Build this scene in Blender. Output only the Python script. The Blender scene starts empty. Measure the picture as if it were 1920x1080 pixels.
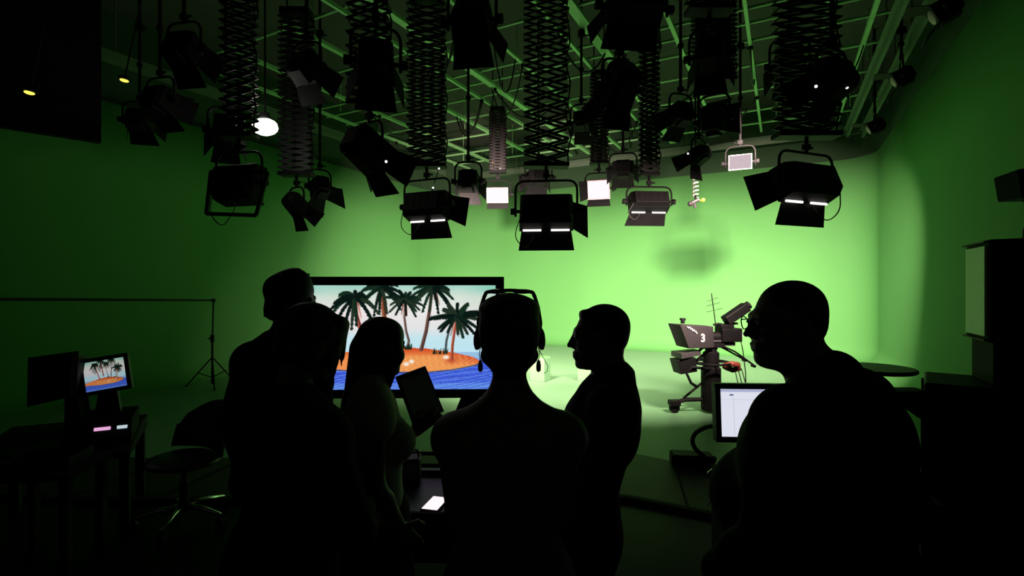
import bpy, bmesh, math, random
import numpy as np
from mathutils import Vector, Matrix, Euler

R_ = math.radians
PI = math.pi
SC = bpy.context.scene
COL = SC.collection
rng = random.Random(7)

# ------------------------------------------------------------------ camera, world, exposure
CAM_Z = 1.75                      # eye height of the photographer
FPX = 950.0                       # focal length in pixels of the 1920 px wide frame
cam_d = bpy.data.cameras.new('camera')
cam_d.sensor_width = 36.0
cam_d.lens = FPX / 1920.0 * 36.0
cam_d.clip_start = 0.05
cam = bpy.data.objects.new('camera', cam_d)
COL.objects.link(cam)
cam.location = (0, 0, CAM_Z)
cam.rotation_euler = (R_(90), 0, 0)
SC.camera = cam

world = bpy.data.worlds.new('dark_studio')
SC.world = world
world.use_nodes = True
world.node_tree.nodes['Background'].inputs[0].default_value = (0.8, 0.9, 0.75, 1)
world.node_tree.nodes['Background'].inputs[1].default_value = 0.008

SC.view_settings.view_transform = 'Standard'
SC.view_settings.look = 'None'
SC.view_settings.exposure = 0.0
SC.view_settings.gamma = 1.0
SC.view_settings.use_curve_mapping = False
SC.cycles.max_bounces = 8
SC.cycles.diffuse_bounces = 5

# lamp powers (watts), each lamp's own light is made in its builder
POWER = {'soft': 248.0, 'bulb': 6.0}

# the room is turned 28 degrees against the camera axis
RA = (math.cos(R_(28)), -math.sin(R_(28)))       # room's "right" axis in world x, y
DA = (math.sin(R_(28)), math.cos(R_(28)))        # room's "depth" axis
def room(r, d, z=0.0):
    return Vector((r * RA[0] + d * DA[0], r * RA[1] + d * DA[1], z))
def at(px, py, d):                               # a point seen at that place of the photo, d metres ahead
    return Vector(((px - 960) / FPX * d, d, CAM_Z - (py - 540) / FPX * d))

# ------------------------------------------------------------------ materials
def lin(c):
    c = c / 255.0
    return c / 12.92 if c <= 0.04045 else ((c + 0.055) / 1.055) ** 2.4
def srgb(r, g, b):
    return (lin(r), lin(g), lin(b), 1)

MATS = {}
def mat(name, col, rough=0.6, metal=0.0, var=0.12, scale=12.0, spec=0.4, bump=0.0, bscale=60):
    if name in MATS: return MATS[name]
    m = bpy.data.materials.new(name); m.use_nodes = True
    nt = m.node_tree; b = nt.nodes['Principled BSDF']
    tc = nt.nodes.new('ShaderNodeTexCoord')
    n = nt.nodes.new('ShaderNodeTexNoise'); n.inputs['Scale'].default_value = scale; n.inputs['Detail'].default_value = 4
    nt.links.new(tc.outputs['Object'], n.inputs['Vector'])
    mx = nt.nodes.new('ShaderNodeMix'); mx.data_type = 'RGBA'
    mx.inputs['A'].default_value = tuple(c * (1 - var) for c in col[:3]) + (1,)
    mx.inputs['B'].default_value = tuple(min(1, c * (1 + var)) for c in col[:3]) + (1,)
    nt.links.new(n.outputs['Fac'], mx.inputs['Factor'])
    nt.links.new(mx.outputs['Result'], b.inputs['Base Color'])
    b.inputs['Roughness'].default_value = rough
    b.inputs['Metallic'].default_value = metal
    b.inputs['Specular IOR Level'].default_value = spec
    if bump:
        n2 = nt.nodes.new('ShaderNodeTexNoise'); n2.inputs['Scale'].default_value = bscale
        nt.links.new(tc.outputs['Object'], n2.inputs['Vector'])
        bp = nt.nodes.new('ShaderNodeBump'); bp.inputs['Strength'].default_value = bump; bp.inputs['Distance'].default_value = 0.01
        nt.links.new(n2.outputs['Fac'], bp.inputs['Height']); nt.links.new(bp.outputs['Normal'], b.inputs['Normal'])
    MATS[name] = m
    return m
def glow(name, col, strength):
    if name in MATS: return MATS[name]
    m = bpy.data.materials.new(name); m.use_nodes = True
    nt = m.node_tree; nt.nodes.remove(nt.nodes['Principled BSDF'])
    e = nt.nodes.new('ShaderNodeEmission'); e.inputs[0].default_value = col; e.inputs[1].default_value = strength
    nt.links.new(e.outputs[0], nt.nodes['Material Output'].inputs[0])
    MATS[name] = m
    return m
def picture_mat(name, strength):
    if name in MATS: return MATS[name]
    m = bpy.data.materials.new(name); m.use_nodes = True
    nt = m.node_tree; nt.nodes.remove(nt.nodes['Principled BSDF'])
    a = nt.nodes.new('ShaderNodeAttribute'); a.attribute_name = 'picture'
    e = nt.nodes.new('ShaderNodeEmission'); e.inputs[1].default_value = strength
    nt.links.new(a.outputs['Color'], e.inputs[0]); nt.links.new(e.outputs[0], nt.nodes['Material Output'].inputs[0])
    MATS[name] = m
    return m

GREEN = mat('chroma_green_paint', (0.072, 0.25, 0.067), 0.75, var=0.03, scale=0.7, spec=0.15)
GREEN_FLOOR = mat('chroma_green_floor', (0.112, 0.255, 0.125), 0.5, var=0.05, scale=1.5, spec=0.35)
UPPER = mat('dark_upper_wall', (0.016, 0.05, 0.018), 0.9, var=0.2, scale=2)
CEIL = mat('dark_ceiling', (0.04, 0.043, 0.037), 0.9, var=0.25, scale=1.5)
DARKFLOOR = mat('dark_glossy_floor', (0.005, 0.005, 0.0055), 0.30, var=0.3, scale=3, spec=0.035)
BOARD = mat('brown_floor_boards', (0.020, 0.016, 0.013), 0.55, var=0.35, scale=5, spec=0.15)
BLACK = mat('black_painted_metal', (0.004, 0.004, 0.0045), 0.6, var=0.3, spec=0.1)
BLACKM = mat('matt_black', (0.007, 0.007, 0.008), 0.85, var=0.3, spec=0.15)
PLASTIC = mat('black_plastic', (0.004, 0.004, 0.0045), 0.5, var=0.2, spec=0.12)
SCISSOR = mat('scissor_steel', (0.02, 0.019, 0.02), 0.5, metal=0.5, var=0.3, scale=20)
STEEL = mat('green_lit_pipe_steel', (0.26, 0.52, 0.24), 0.45, metal=0.15, var=0.3, scale=4, spec=0.5)  # green light bounced off the walls is put into this base colour
CHROME = mat('chrome', (0.65, 0.65, 0.66), 0.18, metal=1.0, var=0.08)
GREYP = mat('grey_plastic', (0.03, 0.028, 0.03), 0.5, var=0.2)
PALE = mat('pale_panel', (0.45, 0.66, 0.34), 0.5, var=0.06)
PINKH = mat('pinkish_grey_housing', (0.33, 0.25, 0.27), 0.5, var=0.15)
CABLE = mat('black_cable_rubber', (0.01, 0.01, 0.01), 0.6, var=0.2)
YELLOW = mat('yellow_tag', (0.75, 0.55, 0.03), 0.5, var=0.1)
REDP = mat('red_cable_wrap', (0.22, 0.045, 0.03), 0.5, var=0.3, scale=30)
WHITEP = mat('white_print', (0.85, 0.85, 0.85), 0.6, var=0.03)
SKIN = mat('skin', (0.10, 0.065, 0.05), 0.6, var=0.12, scale=30, spec=0.3)
HAIR_D = mat('dark_hair', (0.008, 0.007, 0.006), 0.6, var=0.4, scale=60, spec=0.25)
CLOTH_K = mat('black_cloth', (0.006, 0.006, 0.007), 0.95, var=0.3, scale=40, spec=0.05)
CLOTH_N = mat('charcoal_cloth', (0.018, 0.018, 0.02), 0.95, var=0.3, scale=40, spec=0.05)
CLOTH_W = mat('pale_blouse_cloth', (0.30, 0.29, 0.25), 0.9, var=0.15, scale=25, spec=0.1)
CLOTH_G = mat('grey_dress_cloth', (0.07, 0.068, 0.066), 0.9, var=0.2, scale=30, spec=0.1)
LEATHER = mat('black_leather', (0.01, 0.01, 0.01), 0.45, var=0.3)
GLASS_D = mat('dark_lens', (0.01, 0.01, 0.012), 0.08, var=0.1, spec=0.6)
LIT_TUBE = glow('lit_tube', (1.0, 0.93, 0.86, 1), 2.2)
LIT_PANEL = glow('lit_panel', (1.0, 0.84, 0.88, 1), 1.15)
LIT_PINK = glow('dim_pink_panel', (1.0, 0.80, 0.86, 1), 0.62)
LIT_DOT = glow('white_glint', (1.0, 0.97, 0.92, 1), 2.0)  # glow that stands in for white glints on metal
LIT_ORANGE = glow('orange_glint', (1.0, 0.55, 0.15, 1), 1.2)  # same for the orange glint
LIT_BULB = glow('lit_bulb', (1.0, 0.98, 0.86, 1), 14.0)
LIT_YELLOW = glow('lit_yellow_lamp', (1.0, 0.85, 0.12, 1), 1.2)
LIT_WHITE = glow('pale_spreadsheet_screen', (0.80, 0.82, 0.93, 1), 0.9)

# ------------------------------------------------------------------ mesh helpers
class MB:
    def __init__(s): s.v = []; s.f = []; s.m = []; s.cur = 0
    def slot(s, i): s.cur = i; return s
    def add(s, vs, fs):
        b = len(s.v); s.v += [tuple(x) for x in vs]; s.f += [tuple(b + i for i in f) for f in fs]; s.m += [s.cur] * len(fs)
        return s
    def box(s, c, d, rot=None):
        c = Vector(c); h = Vector(d) / 2
        vs = [Vector((x, y, z)) for x in (-h.x, h.x) for y in (-h.y, h.y) for z in (-h.z, h.z)]
        if rot is not None:
            m = rot if isinstance(rot, Matrix) else Euler(rot).to_matrix()
            vs = [m @ v for v in vs]
        return s.add([v + c for v in vs], [(0, 1, 3, 2), (4, 6, 7, 5), (0, 4, 5, 1), (2, 3, 7, 6), (0, 2, 6, 4), (1, 5, 7, 3)])
    def hexa(s, a, b):                            # two quads of corners, joined
        return s.add(list(a) + list(b), [(3, 2, 1, 0), (4, 5, 6, 7), (0, 1, 5, 4), (1, 2, 6, 5), (2, 3, 7, 6), (3, 0, 4, 7)])
    def tube(s, pts, r, n=8, closed=False):
        pts = [Vector(p) for p in pts]; k = len(pts)
        rr = r if isinstance(r, (list, tuple)) else [r] * k
        t0 = (pts[1] - pts[0]).normalized()
        up = Vector((0, 0, 1)) if abs(t0.z) < 0.9 else Vector((1, 0, 0))
        nx = t0.cross(up).normalized()
        vs = []
        for i, p in enumerate(pts):
            if closed: t = pts[(i + 1) % k] - pts[i - 1]
            else: t = pts[min(i + 1, k - 1)] - pts[max(i - 1, 0)]
            t = t.normalized()
            nx = (nx - t * nx.dot(t)).normalized(); ny = t.cross(nx)
            for j in range(n):
                a = 2 * PI * j / n
                vs.append(p + (nx * math.cos(a) + ny * math.sin(a)) * rr[i])
        fs = []
        for i in range(k if closed else k - 1):
            for j in range(n):
                a, b = i * n + j, i * n + (j + 1) % n
                c, d = ((i + 1) % k) * n + (j + 1) % n, ((i + 1) % k) * n + j
                fs.append((a, b, c, d))
        if not closed:
            fs.append(tuple(reversed(range(n)))); fs.append(tuple(range((k - 1) * n, k * n)))
        return s.add(vs, fs)
    def rod(s, a, b, r, n=10, r2=None): return s.tube([a, b], [r, r if r2 is None else r2], n)
    def bar(s, a, b, w, t, side=(0, 1, 0)):       # flat bar, t thick along side, w wide
        a, b = Vector(a), Vector(b); d = (b - a).normalized(); sd = Vector(side)
        sd = (sd - d * sd.dot(d)).normalized(); u = d.cross(sd)
        q = lambda p: [p + u * w / 2 + sd * t / 2, p - u * w / 2 + sd * t / 2, p - u * w / 2 - sd * t / 2, p + u * w / 2 - sd * t / 2]
        return s.hexa(q(a), q(b))
    def lathe(s, prof, n=24, c=(0, 0, 0)):
        c = Vector(c); vs = []; fs = []; k = len(prof)
        for (r, z) in prof:
            for j in range(n):
                a = 2 * PI * j / n; vs.append(c + Vector((r * math.cos(a), r * math.sin(a), z)))
        for i in range(k - 1):
            for j in range(n): fs.append((i * n + j, i * n + (j + 1) % n, (i + 1) * n + (j + 1) % n, (i + 1) * n + j))
        fs.append(tuple(reversed(range(n)))); fs.append(tuple(range((k - 1) * n, k * n)))
        return s.add(vs, fs)
    def ball(s, c, r, n=12, m=8):
        c = Vector(c); r = Vector((r, r, r)) if not hasattr(r, '__len__') else Vector(r)
        vs = [c + Vector((0, 0, -r.z))]; fs = []
        for i in range(1, m):
            a = -PI / 2 + PI * i / m
            for j in range(n):
                b = 2 * PI * j / n; vs.append(c + Vector((r.x * math.cos(a) * math.cos(b), r.y * math.cos(a) * math.sin(b), r.z * math.sin(a))))
        vs.append(c + Vector((0, 0, r.z)))
        for j in range(n): fs.append((0, 1 + (j + 1) % n, 1 + j))
        for i in range(m - 2):
            for j in range(n): fs.append((1 + i * n + j, 1 + i * n + (j + 1) % n, 1 + (i + 1) * n + (j + 1) % n, 1 + (i + 1) * n + j))
        t = len(vs) - 1; o = 1 + (m - 2) * n
        for j in range(n): fs.append((o + j, o + (j + 1) % n, t))
        return s.add(vs, fs)
    def prism(s, poly, vec):                      # polygon (3D points) pushed along vec
        poly = [Vector(p) for p in poly]; vec = Vector(vec); n = len(poly)
        return s.add(poly + [p + vec for p in poly], [tuple(reversed(range(n))), tuple(range(n, 2 * n))] + [(i, (i + 1) % n, n + (i + 1) % n, n + i) for i in range(n)])
    def build(s, name, mats, parent=None, smooth=False, bevel=0.0, loc=None):
        me = bpy.data.meshes.new(name); me.from_pydata(s.v, [], s.f)
        mats = mats if isinstance(mats, (list, tuple)) else [mats]
        for m in mats: me.materials.append(m)
        me.polygons.foreach_set('material_index', s.m)
        bm = bmesh.new(); bm.from_mesh(me); bmesh.ops.recalc_face_normals(bm, faces=bm.faces); bm.to_mesh(me); bm.free()
        if smooth: me.polygons.foreach_set('use_smooth', [True] * len(me.polygons))
        me.update()
        o = bpy.data.objects.new(name, me); COL.objects.link(o)
        if parent is not None: o.parent = parent
        if loc is not None: o.location = loc
        if bevel:
            b = o.modifiers.new('bevel', 'BEVEL'); b.width = bevel; b.segments = 2; b.limit_method = 'ANGLE'; b.angle_limit = R_(40)
        return o

def tag(o, label=None, cat=None, group=None, kind=None):
    if label: o['label'] = label
    if cat: o['category'] = cat
    if group: o['group'] = group
    if kind: o['kind'] = kind
    return o
def thing(name, label, cat, loc=(0, 0, 0), rot=(0, 0, 0), group=None):
    o = bpy.data.objects.new(name, None); COL.objects.link(o)
    o.empty_display_size = 0.1
    o.location = loc; o.rotation_euler = rot
    return tag(o, label, cat, group)
def rounded(pts, r, n=5):                         # polyline with rounded inner corners
    pts = [Vector(p) for p in pts]; out = [pts[0]]
    for i in range(1, len(pts) - 1):
        a, b, c = pts[i - 1], pts[i], pts[i + 1]
        u = (a - b); v = (c - b); rr = min(r, u.length * 0.49, v.length * 0.49)
        p, q = b + u.normalized() * rr, b + v.normalized() * rr
        for k in range(n + 1):
            t = k / n; out.append(p * (1 - t) ** 2 + b * 2 * t * (1 - t) + q * t * t)
    out.append(pts[-1]); return out
def text_mesh(name, body, size, material, parent, matrix, extrude=0.001, bold=False):
    cu = bpy.data.curves.new(name, 'FONT'); cu.body = body; cu.size = size; cu.extrude = extrude
    cu.align_x = 'CENTER'; cu.align_y = 'CENTER'
    if bold: cu.offset = size * 0.02
    tmp = bpy.data.objects.new(name + '_text', cu); COL.objects.link(tmp)
    dg = bpy.context.evaluated_depsgraph_get()
    me = bpy.data.meshes.new_from_object(tmp.evaluated_get(dg))
    bpy.data.objects.remove(tmp); bpy.data.curves.remove(cu)
    me.materials.clear(); me.materials.append(material)
    o = bpy.data.objects.new(name, me); COL.objects.link(o); o.parent = parent; o.matrix_local = matrix
    return o
def lamp(parent, loc, rot, power, sx, sy, spread=160, col=(1, 0.72, 0.63)):
    l = bpy.data.lights.new('lamp_light', 'AREA'); l.shape = 'RECTANGLE'; l.size = sx; l.size_y = sy
    l.energy = power; l.color = col; l.spread = R_(spread)
    o = bpy.data.objects.new('lamp_light', l); COL.objects.link(o); o.parent = parent; o.location = loc; o.rotation_euler = rot
    return o

# ------------------------------------------------------------------ the room
RW, LW_, BW = 1.92, -9.9, 14.6        # right, left and back walls in room coordinates
CYC_TOP, CEIL_Z = 4.85, 6.5
COVE = 0.45
def cyc_path():
    """(point, inward normal) along the green wall in room coordinates, split at the corners"""
    left, back, right = [], [], []
    rl, rr = 2.0, 0.75
    for i in range(9):
        d = -1.0 + (BW - rl + 1.0) * i / 8; left.append(((LW_, d), (1, 0)))
    back.append(left[-1])
    for i in range(1, 13):
        a = PI - PI / 2 * i / 12; back.append(((LW_ + rl + rl * math.cos(a), BW - rl + rl * math.sin(a)), (-math.cos(a), -math.sin(a))))
    for i in range(1, 9):
        x = LW_ + rl + (RW - rr - LW_ - rl) * i / 8; back.append(((x, BW), (0, -1)))
    for i in range(1, 13):
        a = PI / 2 - PI / 2 * i / 12; back.append(((RW - rr + rr * math.cos(a), BW - rr + rr * math.sin(a)), (-math.cos(a), -math.sin(a))))
    right.append(back[-1])
    for i in range(1, 9):
        d = BW - rr - (BW - rr - 4.6) * i / 8; right.append(((RW, d), (-1, 0)))
    return left, back, right
def wall(name, path):
    prof = []
    for i in range(9):
        a = PI / 2 * i / 8; prof.append((COVE - COVE * math.sin(a), COVE - COVE * math.cos(a)))
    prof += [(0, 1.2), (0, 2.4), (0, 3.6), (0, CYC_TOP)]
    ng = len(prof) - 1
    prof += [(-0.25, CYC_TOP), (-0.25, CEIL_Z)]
    vs, fs, ms = [], [], []
    k = len(prof)
    for (p, n) in path:
        for (off, z) in prof: vs.append(room(p[0] + n[0] * off, p[1] + n[1] * off, z))
    for i in range(len(path) - 1):
        for j in range(k - 1):
            fs.append((i * k + j, i * k + j + 1, (i + 1) * k + j + 1, (i + 1) * k + j)); ms.append(0 if j < ng else 1)
    m = MB(); m.add(vs, fs); m.m = ms
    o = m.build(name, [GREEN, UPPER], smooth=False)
    o.data.polygons.foreach_set('use_smooth', [x == 0 for x in o.data.polygons and ms])
    return tag(o, kind='structure')
pl, pb, pr = cyc_path()
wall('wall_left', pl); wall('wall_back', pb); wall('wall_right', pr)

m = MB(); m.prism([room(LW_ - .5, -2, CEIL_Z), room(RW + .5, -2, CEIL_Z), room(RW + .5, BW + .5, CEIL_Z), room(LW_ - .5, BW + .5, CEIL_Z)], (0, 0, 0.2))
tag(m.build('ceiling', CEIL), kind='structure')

# floor: painted green studio floor, a strip of brown boards, then the dark glossy control area
edge = [(-11.5, 4.4), (-6.8, 5.6), (-3.6, 5.2), (-0.9, 5.3), (1.27, 5.38), (1.87, 4.95), (4.6, 3.3)]
edge2 = [(-11.8, 3.4), (-6.8, 4.5), (-3.6, 4.15), (-0.9, 4.15), (0.95, 4.18), (1.75, 3.75), (4.3, 2.2)]
def strip(name, ea, eb, material, z=0.0):
    m = MB(); n = len(ea)
    m.add([(x, y, z) for x, y in ea] + [(x, y, z) for x, y in eb] , [(n + i, n + i + 1, i + 1, i) for i in range(n - 1)])
    return tag(m.build(name, material), kind='structure')
far = [tuple(room(r, BW + .2)[:2]) for r in (-11.5, -9, -6, -3.5, -1, 0.5, 2.2)]
strip('floor', far, edge, GREEN_FLOOR)
strip('floor.001', edge, edge2, BOARD)
near = [(-12, -2), (-6, -2), (-3, -2), (-1, -2), (1, -2), (3, -2), (5, -2)]
strip('floor.002', edge2, near, DARKFLOOR)
# black rubber cable cover along the edge of the boards, and seams between the boards
m = MB()
pts = [Vector((x, y, 0)) for x, y in edge2[1:]]
for i in range(len(pts) - 1):
    a, b = pts[i], pts[i + 1]; d = (b - a).normalized(); nrm = Vector((-d.y, d.x, 0))
    m.hexa([a - nrm * .06, a + nrm * .06, a + nrm * .03 + Vector((0, 0, .035)), a - nrm * .03 + Vector((0, 0, .035))],
           [b - nrm * .06, b + nrm * .06, b + nrm * .03 + Vector((0, 0, .035)), b - nrm * .03 + Vector((0, 0, .035))])
tag(m.build('trim_1', BLACKM), kind='structure')
m = MB()
for i in range(14):
    t = -6 + i * 0.75
    m.box((t + .9 if t < .3 else t, 4.72 if t < 1 else 4.5, 0.004), (0.02, .98, 0.008), (0, 0, R_(-12)))
for i in range(2):
    pass
tag(m.build('trim_2', BLACKM), kind='structure')

# black drop panel hung from the ceiling near the dim wall
m = MB()
m.prism([(-7.6, 2.45, 3.35), (-4.5, 5.55, 3.35), (-4.58, 5.63, 3.35), (-7.68, 2.53, 3.35)], (0, 0, 3.1))
tag(m.build('trim_3', BLACKM), kind='structure')

# rails along the tops of the walls
for nm, a, b in (('trim_4', room(LW_ + .35, -1, 5.42), room(LW_ + .35, BW - 1.2, 5.42)), ('trim_5', room(LW_ + 1.2, BW - .35, 5.42), room(RW - .3, BW - .35, 5.42)),
                 ('trim_6', room(RW - .25, BW - .4, 5.3), room(RW - .25, 3, 5.3)), ('trim_7', room(RW - .55, BW - .4, 5.35), room(RW - .55, 3, 5.35))):
    m = MB(); d = (b - a).normalized(); m.bar(a, b, 0.05, 0.12, (0, 0, 1)); m.bar(a + Vector((0, 0, .12)), b + Vector((0, 0, .12)), 0.14, 0.03, (0, 0, 1))
    n = int((b - a).length / 1.2)
    m.bar(a + Vector((0, 0, .06)), b + Vector((0, 0, .06)), 0.02, 0.14, (0, 0, 1))
    for i in range(n + 1):
        p = a + (b - a) * (i / n); m.rod(p + Vector((0, 0, .1)), Vector((p.x, p.y, CEIL_Z)), 0.012, 6)
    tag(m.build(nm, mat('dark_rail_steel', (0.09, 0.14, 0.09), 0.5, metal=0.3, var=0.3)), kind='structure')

# ------------------------------------------------------------------ the lighting grid
GRID_Z = 5.65
grid = thing('lighting_grid', 'steel lighting grid of crossing rails and pipes hung below the dark ceiling', 'lighting grid', room(-3, 7, GRID_Z))
def gridpart(name, a, b, fn):
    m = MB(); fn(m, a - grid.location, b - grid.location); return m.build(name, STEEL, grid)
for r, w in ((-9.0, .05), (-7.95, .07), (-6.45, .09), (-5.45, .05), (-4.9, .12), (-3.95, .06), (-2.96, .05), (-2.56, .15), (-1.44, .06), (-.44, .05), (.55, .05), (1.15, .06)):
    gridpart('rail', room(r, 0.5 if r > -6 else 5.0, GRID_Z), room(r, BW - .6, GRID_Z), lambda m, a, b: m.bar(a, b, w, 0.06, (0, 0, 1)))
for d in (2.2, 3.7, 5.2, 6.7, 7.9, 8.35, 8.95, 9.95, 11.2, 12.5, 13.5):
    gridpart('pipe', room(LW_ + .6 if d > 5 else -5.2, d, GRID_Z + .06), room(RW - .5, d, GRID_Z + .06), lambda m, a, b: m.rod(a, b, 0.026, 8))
for r in (-8.6, -6.9, -4.2, -2.2, -.1, 1.3):
    for d in ((2.9, 5.9, 8.1, 10.5, 13.0) if r > -6 else (5.9, 8.1, 10.5, 13.0)):
        gridpart('hanger_rod', room(r, d, GRID_Z), room(r, d, CEIL_Z), lambda m, a, b: m.rod(a, b, 0.012, 6))

# ------------------------------------------------------------------ hanging gear: pantographs, drop poles and lamps
def pantograph(px, d, ybot, w, levels, label, ztop=GRID_Z - .13, yaw=0, material=None, bar=0.03):
    """scissor hanger from the grid down to the point seen at (px, ybot)"""
    p = at(px, ybot, d); zb = p.z
    t = thing('pantograph_hanger', label, 'scissor hanger', (p.x, p.y, ztop), (0, 0, R_(yaw)), 'pantograph hangers under the lighting grid')
    H = ztop - zb - 0.12
    mt = material or SCISSOR
    m = MB(); m.box((0, 0, .03), (w * .9, .2, .08)); m.box((-w * .35, 0, .0), (.05, .24, .12)); m.box((w * .35, 0, 0), (.05, .24, .12)); m.rod((-w * .3, 0, .03), (-w * .3, 0, CEIL_Z - ztop + .01), .012, 6); m.rod((w * .3, 0, .03), (w * .3, 0, CEIL_Z - ztop + .01), .012, 6); m.build('carriage', BLACK, t)
    for sy in (-.07, .07):
        m = MB(); top = -.04
        for i in range(levels):
            z0, z1 = top - H * i / levels, top - H * (i + 1) / levels
            m.bar((-w / 2, sy, z0), (w / 2, sy, z1), bar, .008); m.bar((w / 2, sy + .009, z0), (-w / 2, sy + .009, z1), bar, .008)
            m.rod((0, sy - .012, (z0 + z1) / 2), (0, sy + .02, (z0 + z1) / 2), .014, 6)
        m.build('scissor_arms', mt, t)
    m = MB(); 
    for i in range(levels + 1):
        z = -.04 - H * i / levels
        m.rod((-w / 2, -.085, z), (-w / 2, .095, z), .009, 6); m.rod((w / 2, -.085, z), (w / 2, .095, z), .009, 6)
    m.tube([(w / 2, .0, -.04)] + [(w / 2 + .03 * math.sin(k * 1.7), .03 * math.cos(k * 1.3), -.04 - H * k / 14) for k in range(1, 14)] + [(w / 2, 0, -.04 - H)], .009, 6)
    m.build('pivot_pins', BLACK, t)
    m = MB(); m.box((0, 0, -.04 - H), (w * 1.02, .2, .05)); m.rod((0, 0, -.04 - H), (0, 0, -(ztop - zb)), .02, 10); m.build('lower_bracket', BLACK, t, bevel=.004)
    return t
def drop_pole(px, d, ybot, label, ztop=GRID_Z - .11, r=.02):
    p = at(px, ybot, d)
    t = thing('drop_pole', label, 'hanging pole', (p.x, p.y, ztop), group='drop poles under the lighting grid')
    m = MB(); m.rod((0, 0, CEIL_Z - ztop + .01), (0, 0, p.z - ztop), r, 10); m.build('pole', BLACK, t)
    m = MB(); m.box((0, 0, .02), (.1, .07, .1)); m.rod((.03, 0, .0), (.11, 0, 0), .012, 6); m.build('clamp', BLACK, t, bevel=.004)
    m = MB(); m.lathe([(r * 1.7, -.03), (r * 1.9, -.02), (r * 1.9, .02), (r * 1.7, .03)], 12, (0, 0, (p.z - ztop) * .55)); m.build('collar', BLACK, t)
    return t

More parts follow.
